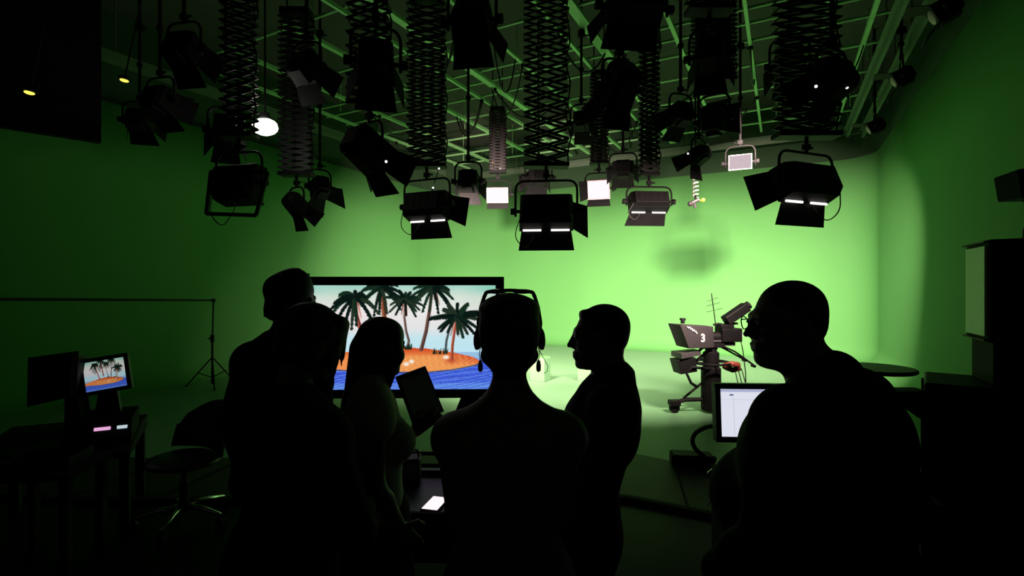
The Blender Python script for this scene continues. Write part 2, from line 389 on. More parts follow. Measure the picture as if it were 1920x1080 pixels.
def lamp_head(kind, px, py, d, yaw, tilt, w, h, label, group=None, doors=(40, 40, 30, 30), door_len=.22, yoke_up=None, tubes=False, lit=None, watts=0, depth=.26, cable=None, body=None, face=None, sxy=None, spread=95, leds=()):
    """a lamp hung by its yoke; front is +y turned by yaw (right positive), tilted down by tilt; (px, py) sees the middle of its body"""
    p = at(px, py, d)
    t = thing(kind, label, 'studio light', p, (0, 0, R_(-yaw)), group)
    Rt = Matrix.Rotation(R_(-tilt), 3, 'X'); T = lambda *q: Rt @ Vector(q)
    body = body or BLACK
    y0, y1 = -depth * .6, depth * .4
    q = lambda y, a, b: [T(-a, y, -b), T(a, y, -b), T(a, y, b), T(-a, y, b)]
    m = MB()
    if kind == 'fresnel_spotlight':
        m.hexa(q(y0, w * .34, h * .34), q(y0 + .05, w * .45, h * .45)); m.hexa(q(y0 + .05, w * .45, h * .45), q(y1, w * .5, h * .5))
        m.box(T(0, (y0 + y1) / 2, -h * .52), (w * .5, depth * .7, h * .12), Rt)
    else:
        m.hexa(q(y0, w * .42, h * .34), q(y0 + depth * .35, w * .48, h * .47)); m.hexa(q(y0 + depth * .35, w * .48, h * .47), q(y1, w * .5, h * .5))
    m.build('housing', body, t, bevel=.006)
    m = MB()
    if kind == 'fresnel_spotlight':
        for k in range(4): m.box(T(0, y0 + .06 + k * .045, h * .47), (w * .6, .015, h * .08), Rt)
    else:
        for k in range(5): m.box(T(-w * .32 + k * w * .16, y0 + .015, 0), (.012, .04, h * .6), Rt)
    m.build('cooling_fin', BLACK, t)
    # front: lens or diffuser
    m = MB()
    if kind == 'fresnel_spotlight':
        pr = [(0.001, .0), (min(w, h) * .2, .0), (min(w, h) * .36, -.015), (min(w, h) * .42, -.03)]
        vs = MB().lathe(pr, 24); Rx = Matrix.Rotation(R_(-90), 3, 'X')
        m.add([T(*(Rx @ Vector(v) + Vector((0, y1 + .02, 0)))) for v in vs.v], vs.f); m.build('lens', face or GLASS_D, t, smooth=True)
    else:
        m.hexa(q(y1 - .01, w * .465, h * .45), q(y1 + .004, w * .465, h * .45)); m.build('diffuser', lit or face or GREYP, t)
        m = MB(); m.hexa([T(-w * .5, y1, -h * .5), T(w * .5, y1, -h * .5), T(w * .5, y1, -h * .45), T(-w * .5, y1, -h * .45)], [T(-w * .5, y1 + .02, -h * .5), T(w * .5, y1 + .02, -h * .5), T(w * .5, y1 + .02, -h * .45), T(-w * .5, y1 + .02, -h * .45)])
        m.build('front_lip', body, t)
    # barn doors: top, bottom, left, right
    for nm, a in zip(('top', 'bottom', 'left', 'right'), doors):
        if a is None: continue
        c, s = math.cos(R_(a)) * door_len, math.sin(R_(a)) * door_len; fl = door_len * .16
        if nm in ('top', 'bottom'):
            sg = 1 if nm == 'top' else -1
            A = [T(-w * .46, y1, sg * h * .5), T(w * .46, y1, sg * h * .5)]; B = [T(w * .46 + fl, y1 + c, sg * (h * .5 + s)), T(-w * .46 - fl, y1 + c, sg * (h * .5 + s))]
        else:
            sg = -1 if nm == 'left' else 1
            A = [T(sg * w * .5, y1, -h * .46), T(sg * w * .5, y1, h * .46)]; B = [T(sg * (w * .5 + s), y1 + c, h * .46 + fl), T(sg * (w * .5 + s), y1 + c, -h * .46 - fl)]
        poly = A + B; nr = (poly[1] - poly[0]).cross(poly[2] - poly[1]).normalized() * .006
        m = MB(); m.prism(poly, nr); m.rod(A[0], A[1], .009, 6); m.build('barn_door', BLACK, t)
    # yoke, clamp and knobs
    up = yoke_up if yoke_up is not None else h * .5 + .14
    hw = w * .5 + .045
    m = MB(); m.tube(rounded([(-hw, 0, -.06), (-hw, 0, up), (hw, 0, up), (hw, 0, -.06)], min(.12, up * .6)), .014, 8); m.build('yoke', BLACK, t, smooth=True)
    m = MB(); m.rod((0, 0, up - .01), (0, 0, up + .12), .018, 10); m.box((0, 0, up + .06), (.07, .05, .06)); m.rod((.03, 0, up + .06), (.09, 0, up + .06), .012, 6); m.build('hanging_clamp', BLACK, t)
    for sg in (-1, 1):
        m = MB(); m.rod((sg * w * .46, 0, 0), (sg * (hw + .02), 0, 0), .02, 8); m.rod((sg * (hw + .015), 0, 0), (sg * (hw + .055), 0, 0), .04, 12); m.build('tilt_knob', BLACK, t)
    if tubes:
        for sg in tubes:
            m = MB(); xc = sg * w * .26
            m.rod(T(xc - w * .17, y1 - .03, -h * .5 - .014), T(xc + w * .17, y1 - .03, -h * .5 - .014), .012, 10); m.build('lit_tube', LIT_TUBE, t)
    if cable:
        m = MB(); sx = cable
        m.tube(rounded([T(sx * w * .45, y0 + .05, -h * .3), (sx * (w * .5 + .06), -.08, -h * .8), (sx * (w * .36), -.03, -h * 1.15), (sx * w * .2, y1 * .5, -h * .62), T(sx * w * .1, y1 * .2, -h * .42)], .12), .006, 6); m.build('power_cable', CABLE, t)
    for (lx, ly, lm) in leds:  # glints on metal bits, painted as small glowing balls; grey ones stay unlit
        q_ = at(lx, ly, d - .12) - p; q_ = Matrix.Rotation(R_(yaw), 3, 'Z') @ q_
        m = MB(); m.ball(q_, .013, 8, 6); m.rod(q_, (q_.x * .6, q_.y * .4, q_.z * .6), .006, 5); m.m = [0 if i < 48 else 1 for i in range(len(m.f))]; m.build('glint_stud', [lm, BLACK], t)
    if watts:
        sx, sy = sxy or (w * .8, h * .7)
        rot = Euler((R_(90 - tilt), 0, 0)); lamp(t, T(0, y1 + .03, 0), rot, watts, sx, sy, spread)
    return t, at(px, py, d).z + up + .12
def ypix(z, d): return 540 - (z - CAM_Z) / d * FPX
G1 = 'large soft lights hung over the studio floor'
S = POWER['soft']

# --- the three large soft lights in front of the cyclorama, and their hangers
def soft(px, py, d, yaw, tilt, w, h, label, plabel, watts, tubes=(-1, 1), doors=(None, 52, None, 35), pw=.5, levels=9, cable=-1, up=None, door_len=.24, **kw):
    t, zt = lamp_head('soft_light', px, py, d, yaw, tilt, w, h, label, G1, doors=doors, door_len=door_len, tubes=tubes, watts=watts, cable=cable, yoke_up=up, **kw)
    pantograph(px, d, ypix(zt - .02, d), pw, levels, plabel, yaw=0)
    return t
soft(1024, 396, 6.0, 6, 22, .64, .40, 'big black soft light with a wide lower flap, hung lowest in the middle', 'open scissor hanger carrying the lowest middle soft light', S * .84, spread=112, pw=.52, levels=15, up=.36, doors=(8, 62, None, 48))
soft(1512, 342, 5.2, -22, 22, .68, .36, 'big black soft light with two open flaps, hung over the man in glasses', 'dense wide scissor hanger over the man in glasses', S * .85, doors=(4, 58, 42, None), pw=.62, levels=22, cable=1, up=.30, tubes=(-1, 1), spread=86)
soft(800, 385, 6.7, 24, 16, .62, .36, 'black soft light with a lit slit, hung over the long-haired woman', 'scissor hanger carrying the soft light over the long-haired woman', S * 1.1, doors=(8, 60, None, 40), pw=.5, levels=20, up=.34, spread=116, leds=((823, 316, LIT_DOT), (812, 352, LIT_DOT)))
soft(1217, 378, 7.6, -4, 20, .60, .26, 'wide shallow lamp with two lit tubes and a square yoke, above the young man', 'thin scissor hanger above the shallow twin-tube lamp', S * .32, doors=(6, 30, None, None), pw=.28, levels=26, up=.22, cable=-1)
soft(448, 345, 5.5, 14, 10, .50, .42, 'dark soft light with an empty rectangular frame under the dim green wall', 'dense dark scissor hanger beside the bright bare lamp', 0, tubes=None, doors=(None, None, None, None), pw=.34, levels=22, up=.34)
# the open colour frame on that lamp
p = at(443, 362, 5.25)
t = thing('colour_frame', 'open black rectangular filter frame hung on the dark soft light near the bright bare lamp', 'filter frame', p, (R_(-12), R_(3), R_(-8)))
m = MB()
a, b = .29, .235
for q0, q1 in (((-a, 0, -b), (a - .02, 0, -b)), ((a - .02, 0, -b), (a + .02, 0, b)), ((a + .02, 0, b), (-a - .05, 0, b)), ((-a - .05, 0, b), (-a, 0, -b))): m.bar(q0, q1, .035, .02)
m.build('frame', BLACK, t)
m = MB(); m.rod((-.1, 0, b), (-.08, .3, b - .05), .01, 6); m.rod((.1, 0, b), (.08, .3, b - .05), .01, 6); m.build('bracket', BLACK, t)

# --- spotlights with four doors
def spot(px, py, d, yaw, tilt, w, h, label, group='black spotlights hung under the grid', pole=True, watts=0, doors=(25, 30, 25, 25), plabel=None, pant=None, door_len=.2, up=None, **kw):
    t, zt = lamp_head('fresnel_spotlight', px, py, d, yaw, tilt, w, h, label, group, doors=doors, door_len=door_len, watts=watts, yoke_up=up, **kw)
    if pant: pantograph(px, d, ypix(zt - .02, d), pant[0], pant[1], plabel)
    elif pole: drop_pole(px, d, ypix(zt - .02, d), plabel)
    return t
spot(692, 285, 5.0, 35, 28, .30, .30, 'large black spotlight with spread doors beside the gap in the dim green wall', depth=.42, door_len=.24, doors=(30, 22, 30, 30), leds=((724, 303, LIT_DOT),), plabel='scissor hanger of the large spread-door spotlight', pant=(.4, 14))
spot(424, 247, 5.8, -30, 20, .27, .26, 'black spotlight behind the bright bare lamp, above the empty filter frame', depth=.34, plabel='pole of the spotlight behind the bright bare lamp')
spot(556, 385, 7.0, 30, 40, .22, .22, 'small tilted spotlight with a hanging flap, lower of the close pair', depth=.3, plabel='compressed scissor hanger of the close pair of spotlights', pant=(.44, 26))
spot(600, 352, 7.6, -40, 20, .24, .26, 'small boxy spotlight with a long swinging flap, upper of the close pair', depth=.3, doors=(30, 20, None, 70), door_len=.36, plabel='pole of the boxy spotlight with the long flap')
spot(878, 340, 7.4, 4, 18, .30, .28, 'black spotlight half hidden behind the soft light over the long-haired woman', plabel='pole of the half hidden spotlight behind the soft light', watts=S * 2.1, sxy=(.2, .2), spread=100)
spot(1010, 333, 8.0, -10, 10, .34, .24, 'black spotlight just above and behind the lowest middle soft light', plabel='pole of the spotlight behind the lowest middle soft light')
spot(1168, 318, 8.4, 12, 6, .36, .26, 'black spotlight with a lit rim, behind the small pink-sided lamp', plabel='pole of the spotlight behind the small pink-sided lamp')
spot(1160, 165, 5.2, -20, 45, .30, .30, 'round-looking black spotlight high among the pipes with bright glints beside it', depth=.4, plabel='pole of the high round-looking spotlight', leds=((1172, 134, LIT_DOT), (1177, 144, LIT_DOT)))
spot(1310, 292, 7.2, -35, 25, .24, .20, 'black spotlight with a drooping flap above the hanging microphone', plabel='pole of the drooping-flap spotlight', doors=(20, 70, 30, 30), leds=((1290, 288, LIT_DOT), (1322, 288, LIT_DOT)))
spot(1338, 225, 6.2, 40, -10, .28, .34, 'black spotlight tilted upward with a pinkish flap, in the dense hanging cluster', plabel='dense scissor hanger of the cluster left of the drum-shaped hanger', pant=(.5, 22), face=PINKH)
spot(1276, 215, 6.6, -20, 15, .26, .26, 'small black spotlight in the dense cluster, with a white cap stud', plabel='pole of the small spotlight in the dense cluster')
spot(300, 190, 6.2, 15, 20, .34, .30, 'dim black spotlight in the dark corner next to the black drop panel', plabel='pole of the dim spotlight next to the drop panel')
spot(262, 226, 7.4, -15, 20, .34, .26, 'dim black spotlight lowest in the dark corner over the dim green wall', plabel='pole of the lowest dim corner spotlight')
spot(345, 95, 5.4, 10, 30, .32, .32, 'dim black spotlight high over the dark corner', plabel='pole of the high dim corner spotlight')
spot(575, 130, 5.6, 20, 30, .3, .3, 'black spotlight high between the bare lamp and the spread-door spotlight', plabel='pole of the high spotlight beyond the bare lamp')
spot(705, 118, 4.1, -15, 35, .3, .3, 'black spotlight high above the spread-door spotlight', plabel='pole of the spotlight above the spread-door one')
spot(885, 40, 4.2, 10, 40, .32, .3, 'black spotlight at the top edge among the bright pipes', plabel='pole of the spotlight among the bright pipes')
spot(1190, 14, 4.4, -8, 30, .5, .2, 'wide black lamp at the top edge over the round-looking spotlight', plabel='pole of the wide lamp at the top edge')
spot(1330, 105, 5.2, 25, 30, .3, .3, 'black spotlight high in the dense cluster over the drooping-flap one', plabel='dark scissor hanger high in the dense cluster', pant=(.45, 8))
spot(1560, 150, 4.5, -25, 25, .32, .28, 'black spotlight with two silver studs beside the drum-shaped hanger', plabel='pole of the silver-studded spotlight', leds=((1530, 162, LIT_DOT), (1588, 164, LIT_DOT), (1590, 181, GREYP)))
spot(1480, 120, 5.6, 23, 22, .3, .3, 'black spotlight behind the drum-shaped hanger', plabel='pole of the spotlight behind the drum-shaped hanger', watts=S * 1.95, sxy=(.2, .2), spread=66)
spot(1090, 228, 7.6, 15, 15, .24, .24, 'small dark spotlight hung between the middle hanger and the pink-sided lamp', plabel='pole of the small dark spotlight near the middle hanger')

# lamps along the wall by the loudspeaker cabinet, clamped to the rail there
for px, py, d, lab, pl_ in ((1768, 22, 5.6, 'spotlight with pinkish glints high on the wall rail, at the top corner', 'short pole of the glinting rail spotlight'),
                            (1690, 146, 7.5, 'black spotlight hung from a tall pole on the wall rail', 'tall pole of the black rail spotlight'),
                            (1640, 238, 9.3, 'rail spotlight with a small pink lit face at the rounded wall corner', 'tall pole of the pink-faced rail spotlight')):
    spot(px, py, d, -60, 25, .24, .22, lab, 'spotlights along the wall rail', doors=(30, 30, None, None), plabel=pl_, face=PINKH)

# --- small lit lamps facing the camera
def litbox(px, py, d, yaw, tilt, w, h, label, plabel, pant=None, body=PINKH, **kw):
    t, zt = lamp_head('lit_panel_lamp', px, py, d, yaw, tilt, w, h, label, 'small lit lamps facing the visitors', doors=kw.pop('doors', (None, None, None, None)), lit=kw.pop('lit_m', LIT_PANEL), body=body, depth=.18, **kw)
    if pant: pantograph(px, d, ypix(zt - .02, d), pant[0], pant[1], plabel)
    else: drop_pole(px, d, ypix(zt - .02, d), plabel)
    return t
litbox(933, 365, 10.8, 183, 20, .46, .32, 'small lamp with a bright white face between the two black soft lights', 'thin scissor hanger of the small white-faced lamp', (.35, 20), yoke_up=.30, doors=(None, 55, None, None), door_len=.14, leds=((924, 305, LIT_ORANGE), (938, 316, LIT_DOT)))
litbox(1123, 354, 9.0, 196, 22, .40, .34, 'small pink-sided lamp with a bright white face and a lower lip', 'thin scissor hanger of the pink-sided lamp', (.3, 22), yoke_up=.28, doors=(None, 40, None, 50), door_len=.16)
litbox(1388, 305, 8.0, 205, 5, .34, .24, 'small tilted pinkish lamp with a lit face near the hanging microphone', 'pole of the small tilted pinkish lamp', lit_m=LIT_PINK, leds=((1408, 297, LIT_DOT),))

# the bright bare lamp
p = at(497, 238, 6.0)
t = thing('work_lamp', 'bright bare white lamp glowing beside the dense dark hanger', 'lamp', p)
m = MB(); m.ball((0, 0, 0), (.15, .12, .10)); m.build('bulb', LIT_BULB, t, smooth=True)
m = MB(); m.lathe([(.06, .07), (.07, .1), (.05, .16), (.02, .17)], 16); m.build('shade', BLACK, t)
m = MB(); m.rod((0, 0, .16), (0, 0, CEIL_Z - p.z + .01), .012, 8); m.build('stem', BLACK, t)
l = bpy.data.lights.new('bulb_light', 'POINT'); l.energy = POWER['bulb']; l.shadow_soft_size = .1; l.color = (1, .97, .85)
o = bpy.data.objects.new('bulb_light', l); COL.objects.link(o); o.parent = t; o.location = (.0, -.16, .02)
# two small yellow lamps on the gallery soffit
for px, py, d, lab in ((55, 174, 4.9, 'small yellow lamp glowing before the black drop panel'), (233, 151, 5.7, 'small yellow lamp glowing in the dark past the end of the drop panel')):
    p = at(px, py, d); t = thing('indicator_lamp', lab, 'lamp', p, (0, R_(12), 0), 'yellow lamps in the dark corner')
    m = MB(); m.ball((0, 0, 0), (.05, .03, .018)); m.build('bulb', LIT_YELLOW, t, smooth=True)
    m = MB(); m.lathe([(.06, .012), (.065, .03), (.03, .05), (.012, .06)], 16); m.build('holder', BLACK, t)
    m = MB(); m.rod((0, 0, .05), (0, 0, CEIL_Z - p.z + .01), .008, 6); m.build('stem', BLACK, t)
# microphone hung on a coiled cable
p = at(1304, 378, 7.8)
t = thing('hanging_microphone', 'small hanging microphone with a yellow tag on a grey coiled cable', 'microphone', p)
m = MB(); m.rod((-.07, 0, -.03), (.05, 0, .03), .03, 12); m.ball((-.08, 0, -.035), .042); m.rod((0, 0, -.1), (-.03, 0, 0), .022, 8); m.build('microphone_body', GREYP, t)
m = MB(); m.ball((.11, -.02, .02), .03); m.rod((.05, 0, .02), (.11, -.02, .02), .008, 6); m.build('tag', YELLOW, t)
m = MB(); m.tube([(.045 * math.cos(k * .9), .045 * math.sin(k * .9), .06 + k * .0085) for k in range(60)], .010, 6); m.build('coiled_cable', mat('grey_cable', (.3, .29, .29), .5), t)
m = MB(); m.rod((0, 0, 0), (0, 0, .1), .012, 6); m.rod((0, 0, .52), (0, 0, CEIL_Z - p.z + .01), .014, 8); m.box((.0, 0, .57), (.12, .06, .06)); m.build('rod', BLACK, t)
# loops of cable lying over the grid
RAILS = (-9.0, -7.95, -6.45, -5.45, -4.9, -3.95, -2.96, -2.56, -1.44, -.44, .55, 1.15)
for i in range(20):
    k0 = rng.randrange(0, 12); k1 = max(0, min(11, k0 + rng.choice((-1, 0, 1)))); r0 = RAILS[k0]; d0 = rng.uniform(5.1, 12)
    a = room(r0, d0, GRID_Z - .056); b = room(RAILS[k1], d0 + rng.uniform(.5, 1.8), GRID_Z - .056)
    sag = rng.uniform(.25, .8)
    pts = [a.lerp(b, k / 12) - Vector((0, 0, 4 * sag * (k / 12) * (1 - k / 12))) for k in range(13)]
    where = 'over the dim green wall' if r0 < -5.5 else 'over the middle of the studio' if r0 < -2 else 'toward the loudspeaker wall'
    t = thing('hanging_cable', 'black cable sagging from the grid ' + where, 'cable', a, group='black cables sagging from the grid ' + where)
    m = MB(); m.tube([q - a for q in pts], rng.uniform(.012, .02), 6); m.build('cable_length', CABLE, t, smooth=True)
    m = MB(); m.box((0, 0, 0), (.06, .06, .05)); m.build('cable_tie', BLACK, t)

# ------------------------------------------------------------------ the picture of the palm island shown on the screens
def palm_picture(W=384, H=210):
    px = 560 + (np.arange(W) + .5) / W * 369; py = 533 + (np.arange(H) + .5) / H * 201
    X, Y = np.meshgrid(px, py)
    img = np.zeros((H, W, 3))
    v = (Y - 533) / 201
    def g(stops):
        s = np.array([k for k, _ in stops]); return np.stack([np.interp(v, s, np.array([c[i] for _, c in stops])) for i in range(3)], -1)
    img[:] = g([(0, (150, 205, 190)), (.12, (205, 220, 205)), (.3, (228, 226, 224)), (.42, (225, 226, 228)), (.5, (195, 228, 236)), (.64, (188, 228, 240)), (1, (180, 220, 240))])
    def blend(mask, col):
        m = np.clip(mask, 0, 1)[..., None]; img[:] = img * (1 - m) + np.array(col) * m
    blend(np.exp(-((X - 575) / 30) ** 2 - ((Y - 540) / 12) ** 2) * .7, (110, 190, 165))
    blend(np.exp(-((X - 915) / 40) ** 2 - ((Y - 538) / 9) ** 2) * .6, (120, 200, 175))
    blend(np.exp(-((X - 650) / 70) ** 2 - ((Y - 590) / 26) ** 2) * .55, (240, 222, 226))
    blend(np.exp(-((X - 790) / 60) ** 2 - ((Y - 575) / 26) ** 2) * .6, (243, 240, 240))
    blend((np.sin((X - 560) * .045 + (Y - 533) * .05) * .5 + .5) * (Y < 590) * .18, (250, 250, 248))
    def inpoly(P):
        r = np.zeros_like(X, bool); n = len(P)
        for i in range(n):
            (x0, y0), (x1, y1) = P[i], P[(i + 1) % n]
            c = ((y0 > Y) != (y1 > Y)); xs = (x1 - x0) * (Y - y0) / (y1 - y0 + 1e-9) + x0
            r ^= c & (X < xs)
        return r
    def stroke(P, w0, w1, col, a=1.0):
        P = [np.array(p, float) for p in P]; L = len(P) - 1
        for i in range(L):
            d = P[i + 1] - P[i]; l2 = (d ** 2).sum() + 1e-9
            t = np.clip(((X - P[i][0]) * d[0] + (Y - P[i][1]) * d[1]) / l2, 0, 1)
            dist = np.hypot(X - P[i][0] - t * d[0], Y - P[i][1] - t * d[1])
            w = w0 + (w1 - w0) * (i + t) / L
            blend(np.clip((w - dist) / .8 + .5, 0, 1) * a, col)
    # sea
    wave = .5 + .25 * (np.sin(X * .17 + Y * .9 + 2.5 * np.sin(X * .05 + Y * .13)) + np.sin(Y * 1.7 - X * .09 + 2 * np.sin(X * .11)) )
    sea = (Y > 662)
    blend(sea * 1.0, (150, 190, 225)); blend((Y > 672) * np.clip((Y - 672) / 10, 0, 1), (62, 92, 215))
    blend((Y > 690) * (wave > .62) * .55, (120, 160, 240)); blend((Y > 722) * .45, (120, 175, 240)); blend((Y > 690) * (wave < .18) * .5, (30, 50, 165))
    isl = inpoly([(555, 676), (600, 668), (640, 663), (700, 655), (757, 653), (800, 655), (850, 663), (885, 671), (902, 680), (893, 687), (850, 695), (800, 700), (720, 700), (650, 696), (600, 692), (555, 690)])
    blend(isl * 1.0, (236, 150, 82))
    blend(isl * np.clip((672 - Y) / 16, 0, 1) * .85, (205, 62, 28))
    blend(isl * np.clip((X - 820) / 70, 0, 1) * np.clip((690 - Y) / 18, 0, 1) * .8, (195, 55, 28))
    blend(isl * (np.sin(X * .55 + np.sin(Y * .5) * 2 + Y * .4) > .35) * (Y > 668) * .3, (250, 190, 120))
    blend((isl & (X < 660)) * .25, (235, 110, 60))
    stroke([(902, 680), (893, 687), (850, 696), (800, 701), (720, 701), (650, 697), (600, 693)], 1, 1, (70, 70, 60), .8)
    blend(np.exp(-((X - 846) / 9) ** 2 - ((Y - 678) / 6) ** 2) * .6, (165, 40, 30))
    for sx, sy, rx in ((762, 685, 5), (772, 680, 4), (836, 672, 5)):
        blend(np.clip(1.6 - np.hypot((X - sx) / rx, (Y - sy) / 3.2), 0, 1), (245, 235, 225))
    r2 = random.Random(3)
    def palm(cx, cy, R, trunk, tw, tcol, n=15, dry=True, droop=1.0):
        stroke(trunk, tw * .8, tw, tcol); 
        stroke([(p[0] + tw * .4, p[1]) for p in trunk], tw * .3, tw * .35, tuple(c * .55 for c in tcol))
        if dry:
            for k in range(7):
                a = r2.uniform(-.35, .35); stroke([(cx + a * 10, cy), (cx + a * R * .9, cy + R * r2.uniform(.6, 1.0))], 2.0, .6, r2.choice([(190, 95, 85), (225, 200, 185), (120, 55, 45)]), .85)
        for k in range(n):
            a = 2 * PI * k / n + r2.uniform(-.25, .25); L = R * r2.uniform(.75, 1.15)
            P = []
            for j in range(6):
                t = j / 5; P.append((cx + math.cos(a) * L * t, cy - math.sin(a) * L * t * .75 + droop * R * .55 * t * t))
            c = r2.choice([(14, 34, 26), (20, 44, 30), (10, 24, 20), (34, 48, 36)])
            stroke(P, R * .06, R * .025, c)
            for j in range(1, 10):
                t = j / 9 * 5; i0 = min(int(t), 4); x = P[i0][0] + (P[i0 + 1][0] - P[i0][0]) * (t - i0); y = P[i0][1] + (P[i0 + 1][1] - P[i0][1]) * (t - i0); h = R * .22 * (1 - .55 * (j / 9) ** 2)
                for sgn in (-.5, .5): stroke([(x, y), (x + math.cos(a) * h * .8 + sgn * h * .55, y + h * (.6 + .25 * r2.random()))], R * .07, R * .018, c)
    palm(716, 538, 40, [(716, 540), (720, 580), (727, 640)], 4.5, (150, 85, 55))
    palm(667, 556, 46, [(667, 556), (670, 590), (677, 616), (690, 660)], 4.0, (175, 80, 70))
    palm(760, 560, 33, [(760, 560), (758, 590), (762, 622), (767, 640), (764, 655)], 2.4, (120, 92, 84), 15, True, .45)
    palm(812, 538, 38, [(810, 545), (806, 578), (799, 622), (790, 657)], 3.6, (110, 76, 66), 15)
    stroke([(842, 620), (837, 640), (835, 662)], 2.0, 2.2, (70, 76, 80))
    palm(856, 592, 44, [(856, 598), (852, 620), (848, 650), (847, 676)], 2.8, (190, 88, 60), 19, True, .35)
    for k in range(26):
        x = r2.choice([r2.uniform(760, 775), r2.uniform(808, 838)]); y = 653 if x < 790 else 662
        stroke([(x, y + 3), (x + r2.uniform(-3, 3), y - r2.uniform(2, 8))], 1.2, .5, (18, 40, 24))
    c = img / 255.0
    return np.where(c <= .04045, c / 12.92, ((c + .055) / 1.055) ** 2.4)
PIC = palm_picture()
def picture_mesh(name, w, h, parent, material, pic, y=0):
    H, W = pic.shape[:2]
    xs = np.linspace(-w / 2, w / 2, W); zs = np.linspace(h / 2, -h / 2, H)
    XX, ZZ = np.meshgrid(xs, zs)
    vs = np.stack([XX.ravel(), np.full(XX.size, y), ZZ.ravel()], -1)
    i = np.arange((H - 1) * (W - 1)); r, c = i // (W - 1), i % (W - 1); a = r * W + c
    me = bpy.data.meshes.new(name); me.from_pydata(vs.tolist(), [], np.stack([a, a + W, a + W + 1, a + 1], -1).tolist())
    at_ = me.color_attributes.new('picture', 'FLOAT_COLOR', 'POINT')
    at_.data.foreach_set('color', np.concatenate([pic.reshape(-1, 3), np.ones((H * W, 1))], 1).ravel())
    me.materials.append(material); me.update()
    o = bpy.data.objects.new(name, me); COL.objects.link(o); o.parent = parent
    return o

# ------------------------------------------------------------------ the big display on its stand
d = 3.4
c = at(745, 632, d); W_, H_ = 400 * d / FPX, 226 * d / FPX
disp = thing('display_screen', 'big flat screen showing a palm island, in front of the group of people', 'screen', (c.x, c.y, 0), (0, 0, R_(1.5)))
zc = c.z
fw = 16 * d / FPX
m = MB()
m.box((0, 0, zc + H_ / 2 - fw / 2), (W_, .07, fw)); m.box((0, 0, zc - H_ / 2 + fw / 2), (W_, .07, fw))
m.box((-W_ / 2 + fw / 2, 0, zc), (fw, .07, H_)); m.box((W_ / 2 - fw / 2, 0, zc), (fw, .07, H_)); m.build('bezel', PLASTIC, disp, bevel=.004)
m = MB(); m.box((0, .045, zc), (W_ - .02, .05, H_ - .02)); m.build('back_cover', PLASTIC, disp)
s_ = picture_mesh('screen', W_ - 2 * fw, H_ - 2 * fw, disp, picture_mat('palm_island_picture', 1.0), PIC, -.02); s_.location = (0, 0, zc)
m = MB(); m.box((-.60, -.0, zc + H_ / 2 + .008), (.03, .03, .03)); m.build('sensor_stub', PLASTIC, disp)
zb = zc - H_ / 2
for sx in (-1, 1):
    x = sx * .50
    m = MB(); m.prism([(x - .05, .02, zb + .1), (x + .05, .02, zb + .1), (x + .05, .02, zb - .02), (x + .02, .02, zb - .14), (x - .13, .02, zb - .14), (x - .08, .02, zb - .02)], (0, .06, 0)); m.build('stand_bracket', BLACK, disp)
    m = MB(); m.box((x - .03, .05, (zb - .12) / 2), (.07, .07, zb - .1)); m.build('leg', BLACK, disp)
    m = MB(); m.box((x - .03, .05, .025), (.08, .6, .05)); m.build('foot', BLACK, disp)
m = MB(); m.box((-.03, .05, .40), (1.0, .04, .06)); m.build('crossbar', BLACK, disp)

# ------------------------------------------------------------------ camera on its pedestal
base = at(1333, 770, 7.15); base.z = 0
ped = thing('camera_pedestal', 'black wheeled camera pedestal standing on the bright green floor', 'camera pedestal', base, (0, 0, R_(8)))
Q = lambda px, py, off=0: Vector(at(px, py, 7.15 + off)) - base
m = MB(); m.lathe([(.13, .03), (.135, .06), (.135, .62), (.11, .64), (.11, .84), (.08, .86), (.08, .92), (.05, .94)], 20); m.build('column', BLACK, ped)
for k in range(3):
    a = R_(176 + 120 * k); u = Vector((math.cos(a), math.sin(a), 0))
    m = MB(); m.tube([u * .1 + Vector((0, 0, .18)), u * .36 + Vector((0, 0, .18)), u * .5 + Vector((0, 0, .15))], .03, 8); m.rod(u * .12 + Vector((0, 0, .42)), u * .40 + Vector((0, 0, .2)), .018, 8); m.build('leg', BLACK, ped)
    m = MB(); w = u * .53
    sd = Vector((-u.y, u.x, 0)); m.rod(w - sd * .035 + Vector((0, 0, .07)), w + sd * .035 + Vector((0, 0, .07)), .07, 16); m.box(w + Vector((0, 0, .14)), (.14, .14, .07), (0, 0, a)); m.build('wheel', BLACK, ped, bevel=.006)
m = MB(); m.tube([Vector((.26 * math.cos(2 * PI * k / 28), .26 * math.sin(2 * PI * k / 28), .70)) for k in range(28)], .016, 8, closed=True)
for k in range(4): m.rod((.1 * math.cos(k * PI / 2), .1 * math.sin(k * PI / 2), .70), (.26 * math.cos(k * PI / 2), .26 * math.sin(k * PI / 2), .70), .012, 6)
m.build('steering_ring', BLACK, ped)
m = MB(); m.box((0, 0, .945), (.3, .2, .06)); m.box((-.02, 0, .93), (.16, .16, .08)); m.build('pan_head', BLACK, ped, bevel=.008)
for sy, e in ((-.08, (.55, -.2, .66)), (.08, (.60, .1, .70))):
    m = MB(); m.tube([(.1, sy, .95), (.3, sy * 1.3, .86), e], .013, 8); m.rod(Vector(e) * .9 + Vector((0, 0, .085)), e, .02, 8); m.build('pan_handle', BLACK, ped)
m = MB(); m.tube([(-.05, -.1, .62), (-.34, -.12, .66), (-.42, -.1, .58), (-.36, -.12, .44), (-.26, -.1, .38)], .02, 8); m.build('cable_arm', BLACK, ped, smooth=True)
m = MB(); m.tube([(.12, -.12, .66), (.22, -.16, .70), (.32, -.14, .68), (.36, -.1, .62), (.28, -.08, .6), (.2, -.1, .63), (.14, -.1, .66)], .04, 8); m.build('cable_wrap', REDP, ped, smooth=True)
m = MB()
for k in range(3): m.tube([(.30 + .05 * k, -.1, .62), (.36 + .06 * k, -.1, .36), (.30 + .09 * k, -.12, .12), (.18 + .05 * k, -.13, .02)], .007, 6)
